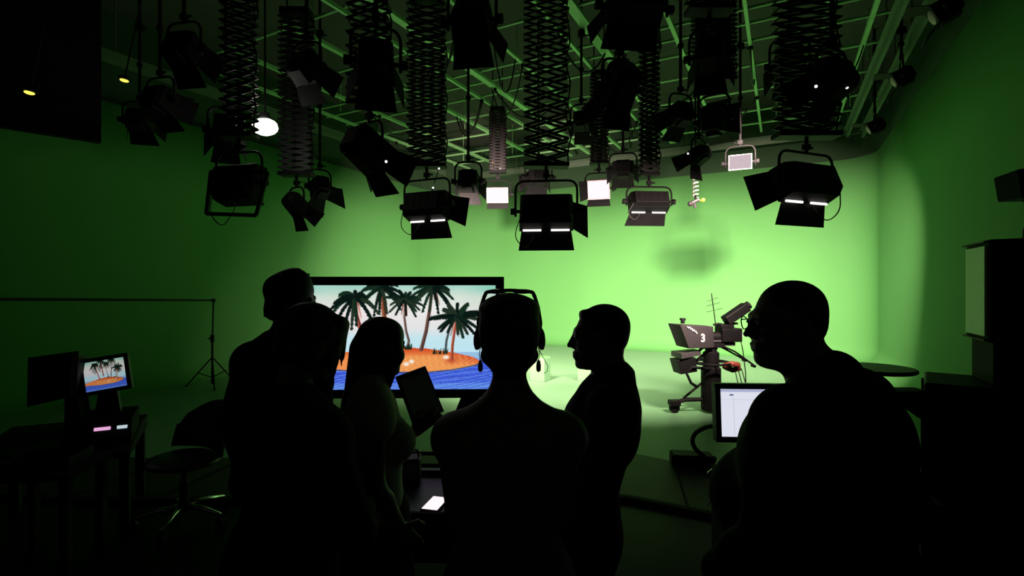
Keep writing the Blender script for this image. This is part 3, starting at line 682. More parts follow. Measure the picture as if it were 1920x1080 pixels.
m.add([], []); m.build('cable', CABLE, ped, smooth=True)

camr = thing('studio_camera', 'black studio camera with viewfinder and aerial on the wheeled pedestal', 'television camera', base + Vector((0, 0, .995)), (0, 0, R_(8)))
K = lambda px, py, off=0: Vector(((px - 1333) / FPX * 7.15, off, (540 - py) / FPX * 7.15 + CAM_Z - .995))
m = MB(); m.box(K(1368, 628), (.30, .22, .19)); m.box(K(1360, 612), (.2, .18, .06)); m.build('body', PLASTIC, camr, bevel=.012)
m = MB(); a, b = K(1349, 632), K(1330, 632); m.rod(a, b, .075, 18); m.rod(b, b - Vector((.05, 0, 0)), .085, 18); m.build('lens', PLASTIC, camr, bevel=.004)
m = MB(); m.box((0.08, 0, .012), (.62, .16, .03)); m.box(K(1355, 645), (.34, .12, .05)); m.build('mounting_plate', GREYP, camr, bevel=.004)
m = MB(); m.bar(K(1360, 602, -.02), K(1403, 575, -.02), .13, .15); m.build('viewfinder', PLASTIC, camr, bevel=.012)
m = MB(); m.rod(K(1400, 577, -.02), K(1408, 572, -.02), .05, 12, .06); m.build('eyepiece', BLACK, camr)
m = MB(); m.rod(K(1374, 618), K(1375, 600), .025, 8); m.bar(K(1362, 607), K(1386, 607), .03, .05); m.build('viewfinder_mount', BLACK, camr)
m = MB(); m.rod(K(1343, 612), K(1334, 550), .007, 6); m.tube([K(1338, 609), K(1348, 607), K(1360, 609)], .016, 6)
for i, (y, w) in enumerate(((562, 11), (571, 14), (582, 16))): m.rod(K(1336 + i * 2 - w, y + 3), K(1336 + i * 2 + w, y - 4), .0035, 5)
m.build('aerial', BLACK, camr)
m = MB(); m.box(K(1386, 628, -.06), (.05, .08, .06)); m.build('rear_connector', mat('light_grey_plastic', (.5, .48, .48), .4), camr, bevel=.004)
m = MB(); m.tube([K(1390, 625), K(1398, 660), K(1403, 700), K(1404, 730)], .007, 6); m.build('trailing_cable', CABLE, camr, smooth=True)

pr_ = thing('teleprompter', 'black prompter hood marked 3 with a small monitor below, on the studio camera', 'teleprompter', base + Vector((0, 0, .995)), (0, 0, R_(8)))
q1 = [K(1260, 607, -.18), K(1328, 611, -.13), K(1330, 650, -.13), K(1277, 650, -.18)]
q2 = [K(1260, 607, .2), K(1328, 611, .13), K(1330, 650, .13), K(1277, 650, .2)]
m = MB(); m.hexa(q1, q2); m.build('hood', mat('hood_cloth', (.007, .006, .007), .8, var=.25, scale=30), pr_, bevel=.006)
n = (q1[1] - q1[0]).cross(q1[2] - q1[0]).normalized()
if n.y > 0: n = -n
xax = (q1[2] - q1[3]).normalized(); zax = n.cross(xax) * -1 if n.cross(xax).z < 0 else n.cross(xax)
zax = (-n).cross(xax); zax = zax if zax.z > 0 else -zax
M3 = Matrix((xax, zax, n)).transposed().to_4x4(); M3.translation = K(1306, 632, 0) ; 
ctr = (q1[0] + q1[1] + q1[2] + q1[3]) / 4
tpos = K(1306, 632, -.155); tpos = tpos - n * ((tpos - ctr).dot(n)) + n * .006
M3.translation = tpos
text_mesh('numeral', '3', .15, WHITEP, pr_, M3, bold=True)
m = MB(); st = [K(x, y, -.155) for x, y in ((1274, 610), (1276, 613), (1279, 611), (1280, 615), (1283, 614), (1284, 618), (1287, 616), (1289, 620), (1291, 619), (1293, 623))]
st = [p - n * ((p - ctr).dot(n)) + n * .007 for p in st]; m.tube(st, .009, 6); m.build('script_lettering', WHITEP, pr_)
m = MB(); m.hexa([K(1264, 659, -.16), K(1306, 655, -.1), K(1306, 664, -.1), K(1264, 669, -.16)], [K(1264, 659, .16), K(1306, 655, .1), K(1306, 664, .1), K(1264, 669, .16)]); m.build('glass_tray', GREYP, pr_, bevel=.004)
m = MB(); m.hexa([K(1258, 672, -.12), K(1296, 668, -.1), K(1299, 694, -.1), K(1266, 698, -.12)], [K(1258, 672, .12), K(1296, 668, .1), K(1299, 694, .1), K(1266, 698, .12)]); m.build('monitor', PLASTIC, pr_, bevel=.006)
m = MB(); m.bar(K(1296, 682), K(1326, 660), .04, .03); m.rod(K(1275, 669), K(1275, 664), .02, 8); m.rod(K(1305, 660), K(1318, 651), .02, 8); m.build('support_arm', BLACK, pr_)
m = MB(); m.box(K(1277, 602), (.04, .05, .06)); m.box(K(1277, 598), (.065, .06, .03)); m.build('tally_light', BLACK, pr_)

# ------------------------------------------------------------------ green blocks and the backdrop stand
for px, py, d, w, dd, h, lab in ((1013, 713, 9.6, .30, .30, .44, 'green painted block on the studio floor beside the woman with sunglasses'), (1101, 714, 9.6, .28, .3, .32, 'low green painted block on the studio floor by the chin of the young man')):
    p = at(px, py, d); t = thing('green_block', lab, 'block', (p.x, p.y, 0), (0, 0, R_(-28)), 'green painted blocks')
    m = MB(); m.box((0, 0, h / 2), (w, dd, h)); m.build('block_body', GREEN_FLOOR, t, bevel=.01)
    m = MB(); m.box((0, 0, h + .004), (w - .03, dd - .03, .012)); m.build('lid', GREEN, t, bevel=.003)
d = 9.0; p = at(398, 722, d); base2 = Vector((p.x, p.y, 0))
bs = thing('backdrop_stand', 'thin black backdrop stand with a long crossbar in front of the dim green wall', 'backdrop stand', base2)
top = at(400, 563, d).z
m = MB(); m.rod((0, 0, .05), (0, 0, top * .55), .018, 8); m.rod((0, 0, top * .5), (.02, 0, top), .013, 8); m.build('pole', BLACKM, bs)
m = MB(); m.lathe([(.03, top * .52), (.033, top * .54), (.033, top * .58), (.03, top * .6)], 10); m.rod((0, 0, top * .56), (-.07, -.02, top * .56), .012, 6); m.build('clamp', BLACKM, bs)
for k, a in enumerate((185, 305, 65)):
    u = Vector((math.cos(R_(a)), math.sin(R_(a)), 0))
    m = MB(); m.rod((0, 0, .52), u * .44 + Vector((0, 0, .02)), .012, 8); m.rod((0, 0, .16), u * .25 + Vector((0, 0, .25)), .009, 6); m.ball(u * .44 + Vector((0, 0, .02)), .02); m.build('leg', BLACKM, bs)
m = MB(); m.tube([(.03, 0, top), Vector(at(0, 561, 4.8)) - base2, Vector(at(-160, 560, 4.0)) - base2], .016, 8); m.build('crossbar', BLACKM, bs)
m = MB(); m.box((.02, 0, top), (.05, .05, .06)); m.build('top_bracket', BLACKM, bs)

# ------------------------------------------------------------------ the dark console at the dim side
def desk(name, label, loc, rot, w, dpt, h, top_mat, leg_mat, th=.04, cat='desk', panel=False):
    t = thing(name, label, cat, loc, rot)
    m = MB(); m.box((0, 0, h - th / 2), (w, dpt, th)); m.build('desktop', top_mat, t, bevel=.004)
    for sx in (-1, 1):
        for sy in (-1, 1):
            m = MB(); m.box((sx * (w / 2 - .05), sy * (dpt / 2 - .05), (h - th) / 2), (.05, .05, h - th)); m.build('leg', leg_mat, t)
    if panel:
        m = MB(); m.box((0, dpt / 2 - .04, h * .62), (w - .12, .02, h * .45)); m.build('modesty_panel', leg_mat, t)
    return t
d = 3.8
c = at(165, 850, d)
con = thing('mixing_console', 'dark mixing console with two glowing strips, at the dim side of the studio', 'mixing console', (c.x, c.y + .1, 0), (0, 0, R_(28)))
L = con.matrix_world
m = MB(); m.prism([(-.62, -.38, .52), (-.62, .42, .56), (-.62, .42, .66), (-.62, .12, .66), (-.62, -.38, .56)], (.87, 0, 0)); m.build('desk_body', BLACKM, con, bevel=.006)
m = MB(); m.prism([(-.12, -.26, .57), (-.12, .10, .60), (-.12, .10, .80), (-.12, -.22, .77)], (.36, 0, 0)); m.build('rack_unit', BLACKM, con, bevel=.006)
for x0, x1, nm, cc in ((.02, .115, 'pink_strip', (1.0, .50, .85, 1)), (.155, .215, 'pale_strip', (.62, .75, .8, 1))):
    m = MB(); m.hexa([(x0, -.252, .706), (x1, -.252, .706), (x1, -.249, .726), (x0, -.249, .726)], [(x0, -.2, .706), (x1, -.2, .706), (x1, -.2, .726), (x0, -.2, .726)]); m.build('glowing_strip', glow(nm, cc, .8), con)
for sx in (-.58, .21):
    m = MB(); m.box((sx, -.3, .27), (.06, .07, .54)); m.build('leg', BLACKM, con)
    m = MB(); m.box((sx, .34, .28), (.06, .07, .56)); m.build('leg', BLACKM, con)
for k in range(3):
    m = MB(); m.box((-.5 + k * .22, -.18, .605), (.18, .22, .03), (R_(6), 0, 0)); m.build('control_panel', PLASTIC, con, bevel=.004)
def monitor(label, px, py, d, rotz, tilt, roll, w, h, stand_h, material, pic=None, group=None, emis=None):
    c = at(px, py, d)
    t = thing('desk_monitor', label, 'monitor', (c.x, c.y, c.z - stand_h), (0, 0, R_(rotz)), group)
    Rm = (Matrix.Rotation(R_(tilt), 3, 'X') @ Matrix.Rotation(R_(roll), 3, 'Y'))
    o = []
    m = MB(); m.box((0, .02, 0), (w, .05, h)); o.append(m.build('case', PLASTIC, t, bevel=.006))
    m = MB(); m.box((0, .06, -.01), (w * .6, .06, h * .6)); o.append(m.build('back_cover', PLASTIC, t, bevel=.01))
    b = .028
    for nm, cc, dd in (('bezel', (0, -.01, h / 2 - b / 2), (w, .02, b)), ('bezel', (0, -.01, -h / 2 + b / 2), (w, .02, b)), ('bezel', (-w / 2 + b / 2, -.01, 0), (b, .02, h)), ('bezel', (w / 2 - b / 2, -.01, 0), (b, .02, h))):
        m = MB(); m.box(cc, dd); o.append(m.build(nm, PLASTIC, t))
    if pic is not None: o.append(picture_mesh('screen', w - 2 * b, h - 2 * b, t, material, pic, -.007))
    else:
        m = MB(); m.box((0, -.006, 0), (w - 2 * b, .002, h - 2 * b)); o.append(m.build('screen', material, t))
    for x in o: x.matrix_local = Matrix.Translation((0, 0, stand_h)) @ Rm.to_4x4()
    m = MB(); m.prism([(-.05, .05, stand_h - h * .3), (.05, .05, stand_h - h * .3), (.09, .05, .02), (-.09, .05, .02)], (0, .05, 0)); m.build('stand', PLASTIC, t)
    m = MB(); m.box((0, .05, .012), (.26, .2, .024)); m.build('base', PLASTIC, t, bevel=.006)
    return t
monitor('small monitor showing the palm island on the dark mixing console', 198, 702, 3.85, 24, -6, -8, .31, .275, .385, picture_mat('palm_island_picture_dim', .55), PIC[::2, ::2])
c = at(105, 712, 3.7)
t = thing('desk_monitor', 'blank dark monitor with a deep case, beside the small palm island monitor', 'monitor', (c.x - .02, c.y, .52), (0, 0, R_(-8)))
m = MB(); m.prism([(-.20, -.02, .36), (.16, -.02, .44), (.18, -.02, .77), (-.19, -.02, .72)], (0, .05, 0)); m.build('screen', BLACKM, t)
m = MB(); m.hexa([(-.18, .03, .38), (.15, .03, .45), (.17, .03, .75), (-.17, .03, .70)], [(-.10, .18, .45), (.10, .18, .48), (.11, .18, .7), (-.10, .18, .68)]); m.build('case', PLASTIC, t)
m = MB(); m.prism([(.0, .08, .5), (.10, .08, .5), (.18, .08, .02), (.0, .08, .02)], (0, .08, 0)); m.build('stand', PLASTIC, t)
m = MB(); m.box((.1, .1, .012), (.34, .26, .03)); m.build('base', PLASTIC, t, bevel=.006)
# lower side table in front of the console
c = at(105, 865, 3.3)
desk('side_table', 'low black side table standing before the dark mixing console', (c.x, c.y - .05, 0), (0, 0, R_(10)), .50, .45, .62, BLACKM, BLACKM, cat='table')
c = at(104, 850, 3.3)
t = thing('paper_tray', 'black open tray lying on the low side table', 'tray', (c.x, c.y - .05, .62), (0, 0, R_(14)))
m = MB(); m.box((0, 0, .008), (.36, .28, .016)); m.build('tray_bottom', PLASTIC, t)
for cc, dd in (((0, .135, .035), (.36, .012, .06)), ((0, -.135, .035), (.36, .012, .06)), ((.175, 0, .035), (.012, .27, .06)), ((-.175, 0, .035), (.012, .27, .06))):
    m = MB(); m.box(cc, dd); m.build('tray_side', PLASTIC, t)
# swivel chair
b = at(330, 930, 4.0); ch = thing('office_chair', 'black swivel chair with a chrome star base between the console and the group', 'chair', (-2.46, 3.80, 0), (0, 0, R_(-30)))
m = MB(); m.ball((0, 0, .46), (.27, .25, .05), 24, 10); m.build('seat', LEATHER, ch, smooth=True)
vs, fs = [], []; nu, nv = 15, 9
for side in (0, 1):
    for j in range(nv):
        for i in range(nu):
            u = -1 + 2 * i / (nu - 1); vv = j / (nv - 1)
            hw = .31 * (1 - .28 * vv ** 3); top_ = .36 * (1 - .30 * u * u * (1 if vv > .5 else .2))
            vs.append((u * hw, .18 + .08 * vv - .12 * u * u + (.05 if side else 0), .50 + top_ * vv))
k = nu * nv
for j in range(nv - 1):
    for i in range(nu - 1):
        a = j * nu + i; fs.append((a, a + 1, a + nu + 1, a + nu)); fs.append((k + a, k + a + nu, k + a + nu + 1, k + a + 1))
for i in range(nu - 1):
    fs.append((i, k + i, k + i + 1, i + 1)); a = (nv - 1) * nu + i; fs.append((a, a + 1, k + a + 1, k + a))
for j in range(nv - 1):
    a = j * nu; fs.append((a, a + nu, k + a + nu, k + a)); a += nu - 1; fs.append((a, k + a, k + a + nu, a + nu))
m = MB(); m.add(vs, fs); m.build('backrest', LEATHER, ch, smooth=True)
m = MB(); m.tube([(0, .05, .42), (0, .2, .42), (0, .26, .5), (0, .25, .62)], .018, 8); m.build('back_bracket', BLACK, ch, smooth=True)
m = MB(); m.lathe([(.03, .08), (.035, .1), (.03, .3), (.022, .32), (.022, .43)], 14); m.build('gas_column', BLACK, ch)
for k in range(5):
    a = R_(20 + 72 * k); u = Vector((math.cos(a), math.sin(a), 0))
    m = MB(); m.tube([Vector((0, 0, .12)), u * .16 + Vector((0, 0, .11)), u * .31 + Vector((0, 0, .075))], [.022, .018, .013], 8); m.build('leg', CHROME, ch, smooth=True)
    m = MB(); w = u * .31; sd = Vector((-u.y, u.x, 0)); m.rod(w - sd * .022 + Vector((0, 0, .03)), w + sd * .022 + Vector((0, 0, .03)), .03, 12); m.rod(w + Vector((0, 0, .03)), w + Vector((0, 0, .08)), .01, 6); m.build('caster', BLACK, ch)

# ------------------------------------------------------------------ control desk before the display, and its gear
cd = desk('control_desk', 'glossy dark control desk in front of the palm island screen', (-.30, 2.47, 0), (0, 0, R_(-3)), .72, .50, .75, mat('dark_grey_desktop', (.05, .05, .052), .4, var=.15, spec=.3), BLACK, panel=True)
m = MB(); m.box((0, .235, .765), (.70, .03, .03)); m.build('rear_ledge', GREYP, cd)
m = MB(); m.box((0, -.25, .74), (.72, .02, .05)); m.build('front_edge', BLACKM, cd)
tb = thing('lamp_reflection', 'pale pink lamp reflection on the control desk, added as a small glowing slab', 'lamp_reflection', (at(816, 948, 2.33).x, 2.33, .75), (0, 0, R_(-14)))  # reflection of a lamp in the desktop, imitated by a glowing slab
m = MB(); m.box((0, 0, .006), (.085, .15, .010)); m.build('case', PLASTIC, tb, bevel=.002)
m = MB(); m.box((0, 0, .0115), (.075, .138, .001)); m.build('screen', LIT_PANEL, tb)  # glowing face is the painted reflection, not a display
kt = thing('camera_control_unit', 'small dark control unit with a handle on the desk beside the long-haired woman', 'control unit', (-.53, 2.60, .75), (0, 0, R_(5)))
m = MB(); m.box((0, 0, .07), (.12, .10, .13)); m.build('case', PLASTIC, kt, bevel=.006)
m = MB(); m.tube(rounded([(-.05, 0, .13), (-.05, 0, .17), (.05, 0, .17), (.05, 0, .13)], .02), .006, 6); m.build('handle', GREYP, kt)
m = MB(); m.box((.0, -.052, .07), (.09, .006, .09)); m.build('front_panel', GREYP, kt)
rl = thing('equipment_rail', 'pair of black bars running across the studio side of the control desk', 'rail', (-.4, 2.95, 0))
for z in (.79, .72):
    m = MB(); m.rod((-.5, 0, z), (.5, .02, z - .015), .012, 8); m.build('bar', BLACK, rl)
for x in (-.45, .45):
    m = MB(); m.box((x, .01, .42), (.04, .03, .84)); m.build('post', BLACK, rl)
    m = MB(); m.box((x, .01, .012), (.08, .34, .024)); m.build('foot', BLACK, rl)
# ------------------------------------------------------------------ desk and spreadsheet monitor by the man in glasses
dk = desk('side_desk', 'dark desk under the white spreadsheet monitor', (1.57, 2.60, 0), (0, 0, R_(-4)), .92, .50, .75, BLACKM, BLACK, panel=True)
m = MB(); m.box((-.445, 0, .36), (.03, .46, .71)); m.build('side_panel', BLACKM, dk)
m = MB(); m.tube(rounded([(-.45, .21, .74), (-.49, .20, .715), (-.465, .19, .65), (-.445, .18, .66)], .01), .006, 8); m.tube(rounded([(-.445, .20, .60), (-.47, .20, .58), (-.495, .20, .53)], .01), .005, 8); m.bar((-.467, .195, .67), (-.467, .20, .57), .008, .008); m.build('cable_hook', CHROME, dk)
mon = monitor('monitor showing a white spreadsheet beside the man in glasses', 1428, 774, 2.75, -3, -5, 0, .50, .312, .295, LIT_WHITE)
m = MB(); m.box((0, -.0085, .12), (.44, .002, .018)); a = m.build('toolbar_band', glow('lavender_toolbar', (.52, .55, .78, 1), .8), mon)
m = MB(); m.box((-.16, -.0085, .095), (.02, .002, .008)); b_ = m.build('toolbar_button', glow('dark_toolbar_mark', (.15, .2, .4, 1), .6), mon)
m = MB()
gl = glow('faint_grid_line', (.66, .69, .82, 1), .8)
for k in range(1): m.box((-.15 + k * .085, -.0085, -.02), (.0025, .002, .2))
for k in range(1): m.box((0, -.0085, .07 - k * .028), (.44, .002, .0018))
c_ = m.build('grid_lines', gl, mon)
for x in (a, b_, c_): x.matrix_local = Matrix.Translation((0, 0, .295)) @ Matrix.Rotation(R_(-5), 4, 'X')
# thick cable loop and dark floor box
hose = thing('thick_cable', 'thick black cable looping up from the green floor beside the spreadsheet monitor', 'cable', at(1310, 860, 4.9))
o0 = hose.location.copy()
hp = [at(1345, 797, 5.2), at(1322, 801, 5.1), at(1303, 812, 5.05), at(1297, 826, 5.0), at(1303, 842, 4.98), at(1316, 852, 4.97), at(1328, 859, 5.0)]
hp = [Vector((q.x, q.y, max(q.z, .03))) for q in hp]
m = MB(); m.tube([q - o0 for q in rounded(hp, .08, 3)], .022, 10); m.build('cable_length', CABLE, hose, smooth=True)
m = MB(); q = hp[-1] - o0; m.rod(q, q + Vector((.07, .02, -.02)), .032, 10); m.build('plug', BLACK, hose)
c = at(1300, 884, 4.98); fb = thing('floor_box', 'low black box lying on the edge of the green floor', 'box', (c.x, c.y + .05, 0), (0, 0, R_(-10)))
m = MB(); m.box((0, 0, .05), (.40, .2, .10)); m.build('box_body', BLACKM, fb, bevel=.008)
m = MB(); m.box((0, 0, .105), (.36, .17, .012)); m.build('lid', BLACK, fb, bevel=.003)
m = MB(); m.tube(rounded([(-.06, -.1, .06), (-.06, -.125, .06), (.06, -.125, .06), (.06, -.1, .06)], .015), .007, 6); m.build('handle', BLACK, fb)

# ------------------------------------------------------------------ round table, flight case and loudspeaker side
c = at(1640, 690, 5.0)
rt = thing('bar_table', 'tall round dark table on the green floor behind the man in glasses', 'table', (c.x, c.y, 0))
m = MB(); m.lathe([(.05, c.z - .05), (.33, c.z - .03), (.345, c.z - .02), (.345, c.z), (.33, c.z + .01), (.05, c.z + .012)], 40); m.build('tabletop', PLASTIC, rt)
m = MB(); m.rod((0, 0, .02), (0, 0, c.z - .04), .035, 14); m.build('column', CHROME, rt, smooth=True)
m = MB(); m.lathe([(.25, 0), (.25, .012), (.06, .035), (.04, .05)], 32); m.build('base', BLACK, rt)
fc = thing('flight_case', 'large black flight case under the loudspeaker, by the dim end of the green wall', 'flight case', (2.12 + .632 * .225 + .775 * .5, 2.6 + .775 * .225 - .632 * .5, 0), (0, 0, R_(-39.2)))
W2, D2, H2 = 1.0, .45, 1.265
m = MB(); m.box((0, 0, H2 / 2 - .03), (W2, D2, H2 - .14)); m.build('case_body', BLACKM, fc, bevel=.01)
m = MB(); m.box((0, 0, H2 - .05), (W2 + .01, D2 + .01, .1)); m.build('lid', BLACK, fc, bevel=.012)
m = MB()
for sx in (-1, 1):
    for sy in (-1, 1):
        m = MB(); m.box((sx * W2 / 2, sy * D2 / 2, H2 / 2 + .02), (.035, .035, H2 - .12)); m.build('corner_trim', GREYP if False else BLACK, fc)
for x in (-.25, .25):
    m = MB(); m.box((x, -D2 / 2 - .012, H2 - .12), (.09, .03, .12)); m.build('latch', BLACK, fc, bevel=.004)
for sx in (-1, 1):
    for sy in (-1, 1):
        m = MB(); m.rod((sx * .4 - .02, sy * .22, .05), (sx * .4 + .02, sy * .22, .05), .05, 14); m.build('caster', BLACK, fc)
sp = thing('loudspeaker', 'tall black loudspeaker with a pale side panel standing on the flight case', 'loudspeaker', (2.355, 2.5, H2 + .004), (0, 0, R_(-27.2)))
zb, zt_ = 1.474 - H2, 1.987 - H2
m = MB(); m.box((.21, .168, (zb + zt_) / 2), (.42, .336, zt_ - zb)); m.build('cabinet', BLACKM, sp, bevel=.01)
m = MB(); m.box((-.004, .165, (zb + zt_) / 2), (.014, .28, zt_ - zb - .06)); m.build('side_panel', PALE, sp, bevel=.003)
m = MB(); m.box((-.004, .168, zb + .012), (.03, .32, .008)); m.build('lower_trim', BLACK, sp)
m = MB(); m.box((-.004, .168, zt_ - .012), (.03, .32, .008)); m.build('upper_trim', BLACK, sp)
m = MB(); m.box((.22, .168, zb / 2), (.40, .30, zb)); m.build('riser', BLACKM, sp)
hs = at(1925, 348, 2.7)
hk = thing('satellite_speaker', 'small black loudspeaker on a thin bent cable stem above the tall loudspeaker', 'loudspeaker', hs, (0, 0, R_(-10)))
m = MB(); m.hexa([(-.09, -.1, -.08), (.09, -.1, -.08), (.1, -.1, .09), (-.11, -.1, .07)], [(-.07, .1, -.07), (.08, .1, -.07), (.09, .1, .08), (-.09, .1, .065)]); m.build('cabinet', BLACKM, hk, bevel=.008)
m = MB(); m.tube([(-.01, 0, -.07), (.0, .0, -.12), (.01, 0, -.17), (-.01, 0, -.24), (-.01, .0, 1.985 - hs.z)], .008, 6); m.build('stem', CABLE, hk, smooth=True)
m = MB(); m.box((0, -.104, 0), (.15, .008, .12)); m.build('grille', BLACK, hk)
sl = thing('shelf', 'narrow dark shelf sticking out of the flight case toward the man in glasses', 'shelf', (1.91, 2.75, 0))
zt2 = 1.20
m = MB(); m.box((0, 0, zt2 - .02), (.64, .12, .04)); m.build('shelf_board', BLACKM, sl, bevel=.004)
m = MB(); m.prism([(.31, 0, zt2 - .04), (.14, 0, zt2 - .04), (.31, 0, zt2 - .16)], (0, .02, 0)); m.build('bracket', BLACK, sl)
m = MB(); m.tube([(-.1, .03, zt2 - .04), (-.06, .03, zt2 - .10), (.0, .03, zt2 - .06), (.06, .03, zt2 - .04)], .005, 6); m.build('cable', CABLE, sl)

# ------------------------------------------------------------------ people: one continuous surface each, grown from a distance field
class SDF:
    def __init__(s): s.p = []
    def rc(s, a, b, ra, rb=None, k=.03): s.p.append(('r', np.array(a, float), np.array(b, float), ra, ra if rb is None else rb, k)); return s
    def el(s, c, r, R=None, k=.03): s.p.append(('e', np.array(c, float), np.array(r, float), np.array(R, float) if R is not None else np.eye(3), None, k)); return s
    def grown(s, e, sel=None):
        o = SDF()
        for q in (s.p if sel is None else [s.p[i] for i in sel]):
            o.p.append(('r', q[1], q[2], q[3] + e, q[4] + e, q[5]) if q[0] == 'r' else ('e', q[1], q[2] + e, q[3], None, q[5]))
        return o
    def mesh(s, vox, scale=1.0, cut=None):
        los, his = [], []
        for q in s.p:
            if q[0] == 'r': m_ = max(q[3], q[4]); los.append(np.minimum(q[1], q[2]) - m_); his.append(np.maximum(q[1], q[2]) + m_)
            else: m_ = np.sqrt(((q[3] * q[2]) ** 2).sum(1)); los.append(q[1] - m_); his.append(q[1] + m_)
        lo = np.min(los, 0) - 3 * vox; hi = np.max(his, 0) + 3 * vox
        n = np.ceil((hi - lo) / vox).astype(int) + 1
        F = np.full(n, .08, np.float32); ax = [lo[i] + vox * np.arange(n[i]) for i in range(3)]
        for q, l, h in zip(s.p, los, his):
            i0 = np.maximum(((l - .05 - lo) / vox).astype(int), 0); i1 = np.minimum(((h + .05 - lo) / vox).astype(int) + 2, n)
            sl = tuple(slice(a, b) for a, b in zip(i0, i1))
            x = ax[0][sl[0]][:, None, None]; y = ax[1][sl[1]][None, :, None]; z = ax[2][sl[2]][None, None, :]
            if q[0] == 'r':
                a, b = q[1], q[2]; d = b - a; l2 = (d * d).sum() + 1e-12
                t = np.clip(((x - a[0]) * d[0] + (y - a[1]) * d[1] + (z - a[2]) * d[2]) / l2, 0, 1)
                f = np.sqrt((x - a[0] - t * d[0]) ** 2 + (y - a[1] - t * d[1]) ** 2 + (z - a[2] - t * d[2]) ** 2) - (q[3] + (q[4] - q[3]) * t)
            else:
                c, r, R = q[1], q[2], q[3]; X, Y, Z = x - c[0], y - c[1], z - c[2]
                u = [R[0, i] * X + R[1, i] * Y + R[2, i] * Z for i in range(3)]
                k0 = np.sqrt((u[0] / r[0]) ** 2 + (u[1] / r[1]) ** 2 + (u[2] / r[2]) ** 2)
                k1 = np.sqrt((u[0] / r[0] ** 2) ** 2 + (u[1] / r[1] ** 2) ** 2 + (u[2] / r[2] ** 2) ** 2) + 1e-9
                f = k0 * (k0 - 1) / k1
            k = q[5]; A = F[sl]; hh = np.maximum(k - np.abs(A - f), 0) / k
            F[sl] = np.minimum(A, f) - hh * hh * k * .25
        if cut is not None:
            F = np.maximum(F, cut(ax[0][:, None, None], ax[1][None, :, None], ax[2][None, None, :]).astype(np.float32))
        return surface_nets(F, lo, vox)
def surface_nets(F, lo, vox):
    S = F < 0; n = np.array(F.shape)
    C = [S[i:n[0] - 1 + i, j:n[1] - 1 + j, k:n[2] - 1 + k] for i in (0, 1) for j in (0, 1) for k in (0, 1)]
    cnt = sum(c.astype(np.int8) for c in C); act = np.argwhere((cnt > 0) & (cnt < 8))
    ids = np.full(n - 1, -1, np.int64); ids[tuple(act.T)] = np.arange(len(act))
    acc = np.zeros((len(act), 3)); num = np.zeros(len(act))
    cor = [np.array((i, j, k)) for i in (0, 1) for j in (0, 1) for k in (0, 1)]
    val = [F[tuple((act + c).T)] for c in cor]
    for a in range(8):
        for b in range(a + 1, 8):
            if np.abs(cor[a] - cor[b]).sum() != 1: continue
            va, vb = val[a], val[b]; m_ = (va < 0) != (vb < 0)
            t = np.where(m_, va / (va - vb + 1e-20), 0)
            acc[m_] += cor[a] + (cor[b] - cor[a]) * t[m_][:, None]; num[m_] += 1
    V = lo + vox * (act + acc / num[:, None])
    Q = []
    for axis in range(3):
        sl0 = [slice(None)] * 3; sl1 = [slice(None)] * 3; sl0[axis] = slice(0, -1); sl1[axis] = slice(1, None)
        e = np.argwhere(S[tuple(sl0)] != S[tuple(sl1)])
        o1, o2 = (axis + 1) % 3, (axis + 2) % 3
        e = e[(e[:, o1] > 0) & (e[:, o2] > 0)]
        ins = S[tuple(e.T)]
        d1 = np.zeros(3, int); d1[o1] = 1; d2 = np.zeros(3, int); d2[o2] = 1
        q = np.stack([ids[tuple((e - d1 - d2).T)], ids[tuple((e - d2).T)], ids[tuple(e.T)], ids[tuple((e - d1).T)]], 1)
        q[~ins] = q[~ins][:, ::-1]; Q.append(q)
    return V, np.concatenate(Q)
def sdf_obj(name, sdf, vox, material, parent, cut=None):
    V, Q = sdf.mesh(vox, cut=cut)
    me = bpy.data.meshes.new(name); me.from_pydata(V.tolist(), [], Q.tolist()); me.materials.append(material)
    me.polygons.foreach_set('use_smooth', [True] * len(me.polygons)); me.update()
    o = bpy.data.objects.new(name, me); COL.objects.link(o); o.parent = parent
    return o
def rotm(yaw, pitch, roll):    # head turn: yaw left positive, pitch down positive, roll to own right positive
    return np.array((Matrix.Rotation(R_(yaw), 3, 'Z') @ Matrix.Rotation(R_(-pitch), 3, 'X') @ Matrix.Rotation(R_(roll), 3, 'Y')))
def hand(b, wrist, d, n, s=1.0, curl=35, side=1):
    """palm, five fingers and a thumb: d points along the hand, n out of the back of it, side puts the thumb"""
    d = np.array(d, float); d /= np.linalg.norm(d); n = np.array(n, float); n -= d * n.dot(d); n /= np.linalg.norm(n); u = np.cross(d, n) * side
    w = np.array(wrist, float)
    for o in (-.026, -.009, .009, .026): b.rc(w + d * .015 + u * o * .6, w + d * .085 + u * o, .013 * s, .011 * s, .012)
    for o, L in ((-.029, .058), (-.010, .074), (.010, .080), (.029, .070)):
        p = w + d * .088 + u * o; a = R_(curl * .6); r = .0092 * s
        for j, f in enumerate((.45, .32, .23)):
            q = p + (d * math.cos(a) - n * math.sin(a)) * L * f; b.rc(p, q, r, r * .9, .005); p = q; r *= .92; a += R_(curl)
    p = w + d * .02 + u * .026
    for v, L, r in ((d * .5 + u * .75 - n * .3, .042, .013), (d * .85 + u * .35 - n * .45, .032, .0105), (d * .95 - n * .5, .026, .009)):
        v = v / np.linalg.norm(v); q = p + v * L; b.rc(p, q, r * s, r * .9 * s, .006); p = q

